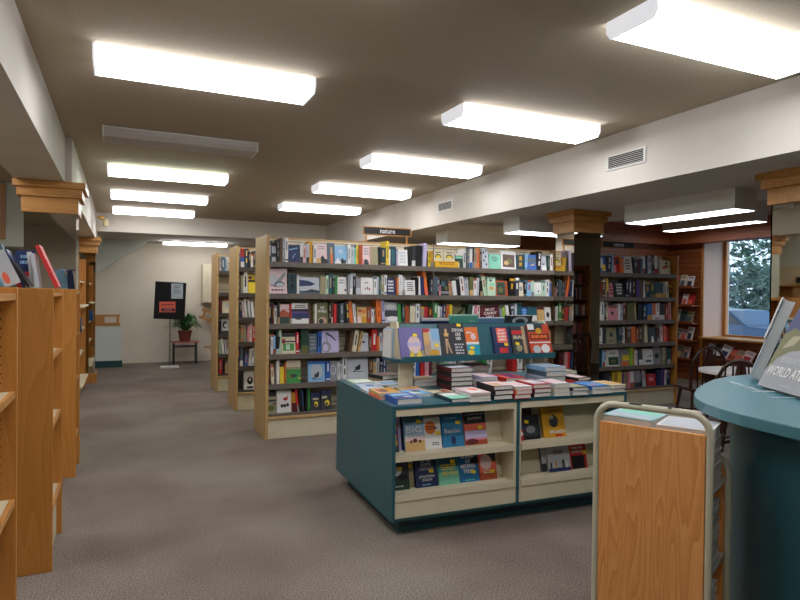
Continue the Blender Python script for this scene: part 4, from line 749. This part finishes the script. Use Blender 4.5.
# flat books and piles on the island top
def flat_book(mb, w, d, t, col, deco_col=None, off=(0, 0), z=0, rot=0, front='pages', deco=()):
    "lying book, fore-edge towards -y, centred"
    T0 = mb.T.copy(); mb.T = T0 @ Matrix.Translation((off[0], off[1], z)) @ Matrix.Rotation(rot, 4, 'Z')
    c = .0028
    mb.box(-w/2, w/2, -d/2, d/2, 0, c, col).box(-w/2, w/2, -d/2, d/2, t-c, t, col).box(-w/2, -w/2+c, -d/2, d/2, c, t-c, col)
    mb.box(-w/2+c, w/2-.003, -d/2+.003, d/2-.003, c, t-c, 'pages')
    k = 0
    for dd in deco:
        k += 1; zz = t+.0003*k
        if dd[0] == 'r':
            _, a, b, e, f, cc = dd
            mb.add([(-w/2+a*w, -d/2+b*d, zz), (-w/2+e*w, -d/2+b*d, zz), (-w/2+e*w, -d/2+f*d, zz), (-w/2+a*w, -d/2+f*d, zz)], [(0, 1, 2, 3)], cc)
        elif dd[0] == 'e':
            _, cx, cz, rx, rz, cc = dd
            mb.add([(-w/2+(cx+rx*math.cos(2*PI*i/14))*w, -d/2+(cz+rz*math.sin(2*PI*i/14))*d, zz) for i in range(14)], [tuple(range(14))], cc)
    mb.T = T0
def pile(x, y, w, d, cols, ths, where, rot=0, jit=.006, zb=.822, deco=(), grp='piles of books on the island'):
    z = zb; rnd = random.Random(int(x*1000+y*77))
    n = len(cols)
    for i, (c, t) in enumerate(zip(cols, ths)):
        mb = MB(); flat_book(mb, w, d, t-.0006, c, deco=deco if i == n-1 else ())
        o = mb.build('lying_book')  # used for any flat-lying book, whatever its binding
        on_island(o, x+rnd.uniform(-jit, jit), y+rnd.uniform(-jit, jit), z+.0003, 0, 0, rot+rnd.uniform(-.02, .02))
        pos = 'alone' if n == 1 else ('top' if i == n-1 else 'bottom' if i == 0 else ORD[i]+' from bottom')
        l = ('%s book lying flat %s' % (cn(c), where)) if n == 1 else ('%s book, %s of the pile %s' % (cn(c), pos, where))
        if len(l.split()) > 16: l = '%s book, %s in pile %s' % (cn(c), pos, where)
        tag(o, uniq(l, l.replace('book', 'hardcover', 1)), 'book', grp)
        z += t
dj = lambda *a: list(a)
pile(.125, .145, .17, .235, ('blue',), (.04,), 'at the front left corner of the island', rot=.0, deco=[('r',.08,.1,.92,.4,'navy'),('r',.1,.5,.8,.8,'sky'),('e',.6,.3,.2,.1,'silver')])
pile(.03+.06, .36, .16, .23, ('coral','sand'), (.02,.022), 'just behind the blue corner book', deco=[('r',.1,.2,.5,.8,'rust'),('r',.5,.4,.95,.9,'mustard'),('e',.4,.5,.15,.2,'charcoal')])
pile(.30, .36, .17, .2, ('sky',), (.022,), 'between the blue corner book and the riser post', deco=[('r',.1,.1,.6,.5,'white'),('e',.6,.6,.2,.2,'slate')])
pile(.34, .50, .17, .2, ('sand',), (.02,), 'in front of the riser post', deco=[('r',.1,.1,.9,.5,'orange')])
pile(.475, .125, .15, .25, ('darkteal',), (.024,), 'beside bare teal top at the island front', rot=.05, deco=[('r',.05,.05,.95,.5,'mint'),('r',.1,.5,.9,.9,'white')])
pile(.61, .10, .15, .23, ('white','white','blush'), (.022,.022,.014), 'fourth along the front edge', deco=[('r',.1,.1,.8,.5,'white'),('e',.6,.6,.2,.2,'coral')])
pile(.79, .115, .145, .24, ('black','black','black'), (.032,.032,.03), 'with black jackets at the front edge', deco=[('r',.0,.0,1,.8,'blush'),('r',.1,.1,.6,.5,'sand')])
pile(.945, .105, .13, .23, ('red','coral','white'), (.03,.032,.02), 'with red edges at the front edge', deco=[('r',.1,.2,.9,.8,'blush')])
pile(1.105, .115, .14, .23, ('charcoal','maroon','red'), (.03,.03,.03), 'with maroon jackets right of the red edged pile', deco=[('r',.1,.1,.9,.9,'silver'),('e',.4,.5,.2,.2,'white')])
pile(1.262, .10, .13, .22, ('white','cream','silver'), (.028,.03,.03), 'of cream jackets at the front edge', deco=[('r',.1,.1,.9,.9,'blush')])
pile(1.415, .09, .135, .22, ('silver','charcoal'), (.03,.025), 'low and right of the cream pile', deco=[('r',.0,.1,1,.9,'khaki')])
pile(1.60, .10, .165, .22, ('white','blue'), (.03,.024), 'topped by a bright blue jacket', deco=[('r',.05,.1,.95,.9,(60,140,205)),('r',.3,.3,.7,.5,'orange')])
pile(1.765, .11, .13, .22, ('cream','cream'), (.03,.024), 'at the right end of the front edge', deco=[('r',.1,.1,.9,.9,'sand')])
pile(.705, .545, .175, .24, ('maroon','black','maroon','black','maroon'), (.033,.033,.033,.033,.033), 'of thick dark jackets in front of the riser', deco=[('r',.03,.05,.97,.97,'silver')])
pile(.90, .47, .13, .22, ('blush','white','lilac'), (.035,.035,.03), 'of pale volumes right of the thick dark pile', deco=[('r',.1,.1,.9,.9,'blush')])
pile(1.11, .44, .17, .22, ('white','orange','red'), (.03,.03,.028), 'topped by a red and magenta jacket', deco=[('r',.3,.2,.8,.8,'purple'),('r',.0,.0,.3,.6,'coral')])
pile(1.0, .78, .17, .22, ('tan','khaki','silver'), (.05,.05,.05), 'under the riser by its middle', deco=[('r',.1,.1,.9,.9,'tan')])
pile(1.30, .46, .16, .22, ('grey','slate'), (.035,.03), 'of grey jackets behind the maroon pile')
pile(1.47, .47, .19, .26, ('white','silver','slate','sky'), (.04,.04,.04,.035), 'tall and topped by a pale blue grey jacket', deco=[('r',.05,.05,.95,.95,(150,165,180))])
pile(1.64, .36, .14, .22, ('white','red','black'), (.03,.022,.022), 'fanned out near the island right end', rot=.2, jit=.02, deco=[('r',.1,.1,.9,.9,'blush')])
pile(1.72, .62, .15, .22, ('white','white','khaki'), (.04,.03,.02), 'behind the fanned out books', rot=.1)
pile(1.72, .9, .15, .2, ('silver','white'), (.03,.03), 'at the far right corner of the island')
for k, (x, y, c, t, where, de) in enumerate(((.10,.60,'silver',.016,'left edge, beside the sand topped pile',[('r',.1,.1,.9,.5,'sky')]), (.12,.80,'sky',.014,'left edge, second flat one from the far corner',[('r',.0,.3,1,.9,'silver'),('e',.5,.4,.2,.2,'blue')]), (.13,1.03,'palegreen',.014,'far left corner of the island',[('r',.1,.1,.9,.6,'white')]), (.30,.66,'slate',.014,'left of the riser end panel',[('r',.1,.2,.9,.8,'silver')]), (.30,.86,'white',.014,'behind the riser end on the island',[('r',.1,.2,.9,.8,'sky')]))):
    pile(x, y, .17, .2, (c,), (t,), 'at the '+where, deco=de, rot=.04*(k-2))
pile(.50, .32, .16, .2, ('cream',), (.018,), 'on the bare part left of the dark pile', deco=[('r',.1,.1,.9,.5,'khaki'),('r',.5,.5,.9,.9,'rust')], rot=.1)
pile(.55, .80, .2, .2, ('white','blush'), (.03,.02), 'under the left half of the riser', deco=[('r',.1,.1,.9,.9,'sand')])
pile(.37, 1.09, .21, .2, ('tan','black'), (.02,.03), 'standing at the far left behind the riser', rot=.25, deco=[('r',.1,.1,.9,.9,'brown')])
# ------------------------------------------------------------ counter
CO = thing('service_counter', 'teal rounded service counter at the right edge of the picture', 'counter', (0, 0, 0))
top = [(1.99,-1.2),(1.99,.6),(1.995,1.238),(2.001,1.307),(2.01,1.383),(2.02,1.465),(2.05,1.57),(2.1,1.68),(2.17,1.775),(2.25,1.85),(2.41,1.965),(2.57,2.055),(2.74,2.14),(2.92,2.195),(3.1,2.215),(3.4,2.22),(4.14,2.22),(4.14,1.62),(3.3,1.6),(2.85,1.4),(2.62,1.1),(2.6,-1.2)]
MB().prism(top, 1.058, 1.10, noisy('counter_top_sheen_tint', (66,116,126), (72,122,132), 30, .28)).build('countertop', CO, bevel=.003)  # laminate colour made lighter and bluer to carry the window's reflection
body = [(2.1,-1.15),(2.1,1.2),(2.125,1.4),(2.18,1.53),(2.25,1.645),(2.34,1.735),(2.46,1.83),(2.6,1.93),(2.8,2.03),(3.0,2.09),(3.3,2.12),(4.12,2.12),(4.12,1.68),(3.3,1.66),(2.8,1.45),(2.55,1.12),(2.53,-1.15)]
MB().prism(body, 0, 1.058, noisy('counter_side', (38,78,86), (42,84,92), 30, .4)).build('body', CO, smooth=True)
# atlas on its clear stand
AX = Vector((-.47, -.883, 0)); 
def frame_obj(mb, name, parent, origin, xax, zax, **k):
    o = mb.build(name, parent, **k)
    x = Vector(xax).normalized(); z = Vector(zax); z = (z-x*z.dot(x)).normalized(); y = z.cross(x)
    mtx = Matrix((( x.x, y.x, z.x, origin[0]), (x.y, y.y, z.y, origin[1]), (x.z, y.z, z.z, origin[2]), (0, 0, 0, 1)))
    o.matrix_world = mtx
    return o
back = Vector((.883, -.47, 0))
P1 = Vector((2.69, 1.868, 1.115))
up1 = Vector((0, 0, 1))*math.cos(math.radians(27))+back*math.sin(math.radians(27))
at_ = bpy.data.objects.new('atlas', None); COL.objects.link(at_)
tag(at_, 'big grey and green world atlas leaning back in a clear stand on the counter', 'book')
b = MB(); w_, h_ = .36, .43; de = []
face_mesh(b, w_, h_, .03, (146,146,150), [R_(0,.0,1,1,(146,146,150)), ('p',[(0,.2),(.12,.34),(.3,.43),(.5,.46),(.75,.43),(1,.3),(1,1),(0,1)],'olive'), ('p',[(0,.62),(.15,.7),(.35,.66),(.5,.76),(.75,.72),(1,.82),(1,1),(0,1)],'navy'), ('p',[(.1,.45),(.3,.5),(.4,.62),(.2,.6)],'khaki'), ('p',[(.5,.52),(.8,.5),(.9,.62),(.6,.68)],'darkgreen'), ('r',.46,.055,.66,.062,'silver'), ('r',.62,.40,.82,.415,'silver')], 'white')
x_ = AX
o = frame_obj(b, 'cover', None, P1+x_*.18, x_, up1); bpy.context.view_layer.update(); 
at_.location = P1; bpy.context.view_layer.update(); o.parent = at_; o.matrix_parent_inverse = at_.matrix_world.inverted()
b = MB(); put_text(b, 'WORLD ATLAS', .0, .085, .32, .048, -.003, 'white', .12); o2 = frame_obj(b, 'title', None, P1+x_*.18, x_, up1); o2.parent = at_; o2.matrix_parent_inverse = at_.matrix_world.inverted()
b = MB(); put_text(b, 'ESSENTIAL', .0, .143, .19, .024, -.003, 'silver', .12); o2 = frame_obj(b, 'subtitle', None, P1+x_*.18, x_, up1); o2.parent = at_; o2.matrix_parent_inverse = at_.matrix_world.inverted()
# second, thick volume behind it with its pale fore-edge towards us
vd = Vector((.83, .56, 0)); side = Vector((.56, -.83, 0))
LN = math.radians(20)
up2 = Vector((0, 0, 1))*math.cos(LN)+side*math.sin(LN)
b = MB().box(-.024, -.021, 0, .22, 0, .41, 'silver').box(.021, .024, 0, .22, 0, .41, 'silver').box(-.021, .021, .004, .217, .003, .407, flat((196,196,194), .7)).box(-.034, -.029, -.004, .2, .2, .415, 'white').box(-.030, -.022, .02, .18, .38, .41, 'silver')
sc = bpy.data.objects.new('tall_volume', None); COL.objects.link(sc); tag(sc, 'tall thick volume with a pale fore-edge leaning behind the atlas', 'book')
P2 = Vector((2.84, 1.985, 1.122)); sc.location = P2; bpy.context.view_layer.update()
o = frame_obj(b, 'body', None, P2, side*math.cos(LN)-Vector((0, 0, 1))*math.sin(LN), up2); o.parent = sc; o.matrix_parent_inverse = sc.matrix_world.inverted()
st = bpy.data.objects.new('book_stand', None); COL.objects.link(st); tag(st, 'clear acrylic book stand holding the world atlas', 'book stand'); st.location = P1; bpy.context.view_layer.update()
def stand_pt(a, bk, z): return P1+AX*a-back*bk+Vector((0, 0, z))
ac = M['acrylic']; mt = flat((200,210,214), .15)
s_ = MB()
for a0, a1 in ((-.02, .13), (.15, .30)):
    s_.tube([stand_pt(a0, .0, -.01), stand_pt(a0, .10, -.012), stand_pt(a0+.01, .125, .012), stand_pt(a1-.01, .125, .012), stand_pt(a1, .10, -.012), stand_pt(a1, .0, -.01)], .0022, mt, 6)
o = s_.build('wire_edge', None); o.parent = st; o.matrix_parent_inverse = st.matrix_world.inverted()
# ------------------------------------------------------------ book cart
A = Vector((1.69, 1.855, 0)); B = Vector((1.885, 1.468, 0))
xa = (B-A).normalized(); L_ = (B-A).length; ang = math.atan2(xa.y, xa.x)
CT = thing('book_cart', 'library cart with oak end panel and bent cream tube frame', 'cart', (A.x, A.y, 0), ang)
ZT = 1.112; r = .013
def loop(y, ZT=ZT): 
    pts = [(r, y, .09)]
    for k in range(0, 7):
        th = PI-k*PI/12; pts.append((.07+r+(.07)*math.cos(th), y, ZT-r-.07+.07*math.sin(th)))
    for k in range(0, 7):
        th = PI/2-k*PI/12; pts.append((L_-.07-r+.07*math.cos(th), y, ZT-r-.07+.07*math.sin(th)))
    pts.append((L_-r, y, .09)); return pts
LC = .38
MB().tube(loop(.02), r, 'tube', 14).build('tube_frame', CT, smooth=True)
MB().tube(loop(LC-.02, .90), r, 'tube', 14).build('tube_frame', CT, smooth=True)
for (x, w) in ((.14, .045), (.28, .012)): MB().box(x, x+w, .008, .020, ZT-.002, ZT+.0006, 'black').build('paint_chip', CT)
MB().box(.026, L_-.026, .010, .028, .16, 1.028, 'cartoak').build('end_panel', CT, bevel=.002)
MB().box(.026, L_-.026, LC-.028, LC-.010, .16, .86, 'cartoak').build('end_panel', CT, bevel=.002)
for z in (.20, .50, .80): MB().box(.02, L_-.02, .03, LC-.03, z-.012, z, 'tube').build('shelf', CT)
for x in (.03, L_-.03):
    for y in (.05, LC-.05):
        c = MB(); c.T = Matrix.Translation((x, y, .045)) @ Matrix.Rotation(PI/2, 4, 'Y'); c.cyl(0, 0, -.012, .012, .044, 'rubber'); c.T = Matrix(); c.box(x-.016, x+.016, y-.006, y+.006, .045, .16, 'chrome'); c.build('caster', CT)
bpy.context.view_layer.update(); CM = CT.matrix_world.copy()
def cart_book(x, y, z, w, d, t, c, label, rz=0, deco=(), rx=0):
    mb = MB(); flat_book(mb, w, d, t-.0006, c, deco=deco); o = mb.build('lying_book')
    o.location = CM @ Vector((x, y, z+.0003)); o.rotation_euler = (rx, 0, ang+rz); tag(o, label, 'book', 'books on the cart'); return o
wv = [('r',.1,.6,.9,.9,'mint'), ('r',.1,.1,.9,.3,'silver')]
z = .80
for k in range(5):
    t = .050
    cart_book(.125, .14, z, .19, .2, t, (150,185,190) if k % 2 == 0 else 'silver', 'pale blue softcover, %s up in the left pile on the cart top' % ('first second third fourth topmost'.split()[k]), rz=.06*(1 if k % 2 else -1), deco=wv if k == 4 else ())
    z += t
z = .80
for k in range(5):
    t = .048
    cart_book(.322, .14, z, .19, .2, t, 'white', 'white softcover, %s up in the right pile on the cart top' % ('first second third fourth topmost'.split()[k]), rz=.02*(k-2), deco=[('r',.05,.05,.95,.95,'silver')] if k == 4 else ())
    z += t
z = .80
for k in range(5):
    t = .051
    cart_book(.20, .298, z, .27, .088, t, ('charcoal', 'slate', 'white', 'charcoal', 'blush')[k], ('charcoal album at the bottom', 'slate album second up', 'white album third up', 'charcoal album fourth up', 'pale pink album on top')[k]+' of the cart back pile', rz=.02*(k-1), deco=[('r',.1,.1,.6,.9,'pink')] if k == 4 else ())
    z += t
z = .50
for k in range(7):
    t = .036
    cart_book(.315, .14+.002*(k % 3), z, .2, .18, t, ('silver', 'white', 'grey')[k % 3], uniq('%s book, %s up on the cart middle shelf' % (('silver', 'white', 'grey')[k % 3], ORD[k]), 'x'), rz=.03*((k % 3)-1))
    z += t
z = .20
for k in range(7):
    t = .034
    cart_book(.31, .14, z, .2, .18, t, ('white', 'silver')[k % 2], uniq('%s book, %s up on the lowest cart shelf' % (('white', 'silver')[k % 2], ORD[k]), 'x'), rz=.02*((k % 3)-1))
    z += t
# ------------------------------------------------------------ far end: notice stand, table, plant
ns = thing('notice_stand', 'black notice board on a slim metal floor stand by the far wall', 'notice stand', (.86, 12.88, 0))
MB().box(-.17, .17, -.15, .15, 0, .02, 'whitemetal').build('base', ns)
MB().cyl(0, 0, .02, 1.0, .014, 'chrome').build('pole', ns)
brd = MB(); brd.T = Matrix.Translation((.0, -.02, 1.33)) @ Matrix.Rotation(math.radians(2.5), 4, 'Y'); brd.box(-.29, .29, 0, .02, -.37, .37, flat((8,8,10), .8)); brd.build('board', ns)
p = MB().box(-.02+.04, .24, -.026, -.022, 1.37, 1.67, (196,206,214)); strip = p
for k in range(5): p.box(.06, .2-.02*(k % 3), -.0275, -.026, 1.62-.035*k, 1.63-.035*k, 'charcoal')
p.build('white_notice', ns)
p = MB().box(-.2, .10, -.026, -.022, 1.1, 1.31, 'coral').box(-.16, .09, -.0275, -.026, 1.12, 1.175, 'black').box(-.17, .07, -.0275, -.026, 1.24, 1.255, 'maroon').box(-.12, .04, -.029, -.0275, 1.14, 1.155, 'pink')
p.build('red_notice', ns)
pt = thing('plant_table', 'small table with a red cloth top and black legs', 'table', (1.19, 13.38, 0))
MB().box(-.27, .27, -.17, .17, .45, .475, (190,110,104)).build('tabletop', pt, bevel=.004)
for x in (-.22, .22):
    for y in (-.14, .14): MB().box(x-.012, x+.012, y-.012, y+.012, 0, .45, 'black').build('leg', pt)
MB().box(-.22, .22, -.145, -.135, .36, .38, 'black').box(-.22, .22, .135, .145, .36, .38, 'black').build('stretcher', pt)
pl = thing('potted_plant', 'leafy potted plant in a brown pot on the small table', 'plant', (1.19, 13.38, .4755))
MB().cyl(0, 0, 0, .21, .1, (120,58,44), .135).cyl(0, 0, .19, .225, .14, (128,64,48), .142).build('pot', pl)
lf = MB(); rn = random.Random(4)
def leafcurve(mb, p0, az, ln, rise, wd, mat):
    pts = []
    for i in range(6):
        s = i/5; pts.append(Vector((math.cos(az)*ln*s, math.sin(az)*ln*s, rise*math.sin(s*PI*.75)-.08*s*s))+Vector(p0))
    sd = Vector((-math.sin(az), math.cos(az), 0)); vs = []; 
    for i, q in enumerate(pts):
        ww = wd*math.sin(PI*(.08+.92*i/5)) if i < 5 else .002
        vs += [q-sd*ww+Vector((0, 0, .01)), q, q+sd*ww+Vector((0, 0, .01))]
    fs = []
    for i in range(5):
        for j in (0, 1): a = i*3+j; fs.append((a, a+1, a+4, a+3))
    mb.add(vs, fs, mat)
for k in range(46): leafcurve(lf, (rn.uniform(-.05, .05), rn.uniform(-.05, .05), .2), rn.uniform(0, 2*PI), rn.uniform(.2, .44), rn.uniform(.14, .42), rn.uniform(.025, .042), rn.choice(((60,110,54), (92,146,70), (44,84,44))))
lf.build('foliage', pl)
# ------------------------------------------------------------ right-hand room: chairs, table, racks
def chair(x, y, rz, label, z=0):
    t = thing('wooden_chair', label, 'chair', (x, y, z), rz, 'dark wooden spindle back chairs')
    MB().prism([(-.2, -.2), (.2, -.2), (.22, .19), (.1, .22), (-.1, .22), (-.22, .19)], .43, .46, 'darkwood').build('seat', t, bevel=.008)
    for sx in (-1, 1):
        for sy in (-1, 1):
            MB().tube([(sx*.15, sy*.15, .432), (sx*.2, sy*.21, .0)], [.02, .014], 'darkwood').build('leg', t, smooth=True)
    MB().tube([(-.18, 0, .2), (.18, 0, .2)], .01, 'darkwood').tube([(-.18, -.17, .2), (-.18, .18, .2)], .01, 'darkwood').tube([(.18, -.17, .2), (.18, .18, .2)], .01, 'darkwood').build('stretcher', t)
    pts = [(-.19, -.18, .455)]+[(-.2*math.cos(PI*k/12), -.2-.04*math.sin(PI*k/12), .66+.29*math.sin(PI*k/12)) for k in range(13)]+[(.19, -.18, .455)]
    MB().tube(pts, .017, 'darkwood', 10).build('backrest_bow', t, smooth=True)
    for k in range(-2, 3): MB().tube([(k*.055, -.18, .455), (k*.068, -.215, .7), (k*.06, -.235, .93-.02*abs(k))], [.008, .011, .007], 'darkwood').build('spindle', t, smooth=True)
    MB().prof([(-.04, .46), (.04, .46), (.055, .62), (.03, .7), (.05, .8), (.03, .93), (-.03, .93), (-.05, .8), (-.03, .7), (-.055, .62)], -.228, -.218, 'y', 'darkwood').build('splat', t)
    return t
chair(6.2, 5.02, math.radians(-25), 'dark wooden chair with a bowed back left of the white table')
chair(5.28, 3.8, math.radians(-60), 'dark wooden chair with only its bow showing over the counter')
chair(6.55, 2.2, math.radians(170), 'dark wooden chair seen only as a reflection in the central mirror')
t = thing('reading_table', 'white topped round reading table behind the counter', 'table', (5.93, 4.33, 0))
MB().cyl(0, 0, .72, .75, .38, 'white', n=40).build('tabletop', t, bevel=.004)
MB().cyl(0, 0, .03, .72, .04, 'darkwood').build('pedestal', t)
MB().box(-.28, .28, -.03, .03, 0, .03, 'darkwood').box(-.03, .03, -.28, .28, 0, .03, 'darkwood').build('foot', t)
t = thing('magazine_rack', 'tall cedar magazine rack on the slatted wall right of the bookcase', 'magazine rack', (X1-.021, 7.86, 0))
for z in (.02, .37, .71, 1.04, 1.36, 1.70): MB().box(-.2, 0, 0, .66, z-.018 if z > .1 else 0, z if z > .1 else .1, 'redwoody').box(-.2, -.188, 0, .66, max(z, .1), max(z, .1)+.025, 'redwoody').build('shelf', t)
rn = random.Random(9)
sets = [(.371, ((.1, 'blush'), (.25, 'grey'), (.45, 'slate'))), (.711, ((.03, 'white'), (.16, 'blush'), (.3, 'silver'), (.46, 'red'), (.58, 'silver'))), (1.041, ((.04, 'khaki'), (.18, 'teal'), (.34, 'cream'), (.5, 'yellow'))), (1.361, ((.02, 'red'), (.15, 'white'), (.3, 'maroon'), (.45, 'pink'), (.58, 'slate'))), (1.701, ((.04, 'white'), (.2, 'cream'), (.38, 'coral'), (.54, 'white')))]
tn = ['lowest', 'second lowest', 'middle', 'second highest', 'top']
for i, (z, row) in enumerate(sets):
    for dy, c in row:
        w = rn.uniform(.12, .16); h = rn.uniform(.2, .26) 
        o = face_mesh(MB(), w, h, .008, c, [R_(.1,.1,.7,.55,rn.choice(('charcoal','slate','sand','coral'))), ('l',.5,.75,.92,.8,1,'charcoal')]).build('magazine')
        o.location = (X1-.18, 7.86+dy+.06, z+.003); o.rotation_euler = (-math.radians(16), 0, -PI/2)
        tag(o, uniq('%s magazine on the %s tier of the cedar magazine rack' % (cn(c), tn[i]), '%s coloured magazine, %s rack tier' % (c, tn[i])), 'magazine', 'magazines on the cedar rack')
t = thing('sloping_shelf', 'small cedar shelf under the window sill holding magazines', 'shelf', (X1+.04, 6.7, .40))
MB().box(-.26, 0, 0, .95, 0, .02, 'redwoody').build('board', t); MB().box(-.26, -.24, 0, .95, .02, .04, 'redwoody').build('lip', t)
for k, (dy, c, lab) in enumerate(((.86, 'silver', 'silver'), (.72, 'black', 'black and white'), (.57, 'white', 'white'), (.43, 'coral', 'orange'), (.28, 'tan', 'tan'), (.14, 'blush', 'pale pink'))):
    o = face_mesh(MB(), .17, .23-.02*(k > 2), .012, c, [R_(.1,.1,.8,.5,('charcoal','white','navy','rust','coral','red')[k]), ('l',.5,.7,.9,.8,2,'slate')]).build('magazine')
    o.location = (X1+.04-.2, 6.7+dy, .425+.05*(k<3)); o.rotation_euler = (-math.radians(24), math.radians(14), -PI/2)
    tag(o, '%s magazine leaning on the shelf under the window sill' % lab, 'magazine', 'magazines under the window')
# room to the right of the camera, seen in the mirrors
t = thing('bookcase', 'bookcase seen only as a reflection in the central mirrored column', 'bookcase', (6.2, .55, 0))
MB().box(0, .03, 0, .3, 0, 2.1, 'honey').build('end_panel', t); MB().box(1.9, 1.93, 0, .3, 0, 2.1, 'honey').build('end_panel', t)
MB().box(.03, 1.9, 0, .015, 0, 2.1, 'redwood').build('back_panel', t)
for z in (.1, .45, .8, 1.15, 1.45, 1.75): MB().box(.03, 1.9, .015, .3, z-.02, z, 'shelfdark').build('shelf', t)
rn = random.Random(3)
mb = MB()
for z in (.1, .45, .8, 1.15, 1.45, 1.75):
    x = .05
    while x < 1.8:
        w = rn.uniform(.015, .05); h = rn.uniform(.17, .24)
        if rn.random() < .85: mb.box(x, x+w-.002, .08, .26, z+.001, z+h, rn.choice(('rust','tan','maroon','pink','charcoal','cream','slate','red','brown','silver')))
        x += w
o = mb.build('mirrored_books', None, (6.2, .55, 0)); tag(o, 'rows of books on the bookcase seen in the central mirror', 'books', kind='stuff')
# ------------------------------------------------------------ outside the window
g = MB().box(10.5, 40, -15, 35, -.35, -.3, flat((84,106,132), .8)); o = struct(g.build('ground_outside'))
def tree(x, y, h, r, label, seed, n=6500, cols=((74,106,92), (104,136,118), (140,168,142))):
    rn = random.Random(seed)
    t = thing('tree', label, 'tree', (x, y, -.3), 0, 'trees outside the window')
    MB().tube([(0, 0, 0), (.05, 0, h*.3), (0, .1, h*.6), (0, 0, h*.85)], [.16, .12, .08, .03], (70,56,44)).build('trunk', t)
    mb = MB(); cl = [(Vector((rn.gauss(0, r*.45), rn.gauss(0, r*.45), h*.58+rn.uniform(-.3, .36)*h)), rn.uniform(.28, .5)*r) for _ in range(16)]
    for k in range(n):
        c, rr = rn.choice(cl); d = Vector((rn.gauss(0, 1), rn.gauss(0, 1), rn.gauss(0, 1))).normalized()*rr*rn.uniform(.6, 1)
        q = c+d; a = Vector((rn.gauss(0, 1), rn.gauss(0, 1), rn.gauss(0, 1))).normalized()*rn.uniform(.07, .13); b = a.orthogonal().normalized()*a.length*.6
        mb.add([q-a, q-b, q+a, q+b], [(0, 1, 2, 3)], rn.choice(cols))
    mb.build('foliage', t)
tree(15.5, 12.1, 6.0, 2.1, 'leafy tree outside the left part of the window', 1)
tree(16.5, 8.6, 6.2, 2.0, 'leafy tree outside the right part of the window', 2)
tree(21.5, 18.5, 7.5, 2.2, 'tall tree farther away across the street', 3)
tree(24, 14.5, 7.5, 2.4, 'tall tree behind the parked car', 4)
rn = random.Random(12); hb = MB()
for k in range(9000):
    q = Vector((rn.uniform(-.9, .9), rn.uniform(-9, 9), 3.2*rn.random()**.8+.25*math.sin(k)))
    a = Vector((rn.gauss(0, 1), rn.gauss(0, 1), rn.gauss(0, 1))).normalized()*rn.uniform(.12, .24); b = a.orthogonal().normalized()*a.length*.6
    hb.add([q-a, q-b, q+a, q+b], [(0, 1, 2, 3)], rn.choice(((70,104,104), (90,124,120), (120,150,146))))
o = hb.build('hedge', None, (27, 18, -.3)); tag(o, 'long pale hedge far across the street outside the window', 'hedge', kind='stuff')
car = thing('parked_car', 'pale blue grey car parked outside the window', 'car', (18.0, 13.2, -.3), math.radians(85))
cb = flat((74,108,144), .25)
MB().prof([(-2.1, .35), (-2.15, .75), (-1.9, .9), (-1.0, .98), (-.4, 1.42), (.9, 1.45), (1.6, 1.0), (2.1, .92), (2.15, .4)], -.85, .85, 'y', cb).build('bodywork', car, bevel=.05)
MB().prof([(-.9, .98), (-.38, 1.36), (.86, 1.39), (1.4, 1.02)], -.86, .86, 'y', flat((30,40,52), .1)).build('side_window', car)
for x in (-1.3, 1.35):
    for y in (-.78, .78):
        w = MB(); w.T = Matrix.Translation((x, y, .33)) @ Matrix.Rotation(PI/2, 4, 'X'); w.cyl(0, 0, -.1, .1, .33, 'rubber', n=24).cyl(0, 0, -.105, .105, .2, 'silver', n=24); w.build('wheel', car)
# ------------------------------------------------------------ sky, camera, view
wd = bpy.data.worlds.new('sky'); SC.world = wd; wd.use_nodes = True
bg = wd.node_tree.nodes['Background']; bg.inputs[0].default_value = (.74, .86, 1, 1); bg.inputs[1].default_value = 1.3
cam = bpy.data.cameras.new('camera'); cam.sensor_width = 36; cam.sensor_fit = 'HORIZONTAL'; cam.lens = 36*FPX/800
co = bpy.data.objects.new('camera', cam); COL.objects.link(co)
m = Matrix(((CR.x, CU.x, -CF.x, 0), (CR.y, CU.y, -CF.y, 0), (CR.z, CU.z, -CF.z, H), (0, 0, 0, 1)))
co.matrix_world = m; cam.clip_start = .05; cam.clip_end = 200
SC.camera = co
vs = SC.view_settings; vs.view_transform = 'Standard'; vs.look = 'None'; vs.exposure = 1.0; vs.gamma = 1
SC.cycles.max_bounces = 8; SC.cycles.diffuse_bounces = 4; SC.cycles.glossy_bounces = 4; SC.cycles.transparent_max_bounces = 8
SC.cycles.caustics_reflective = False; SC.cycles.caustics_refractive = False
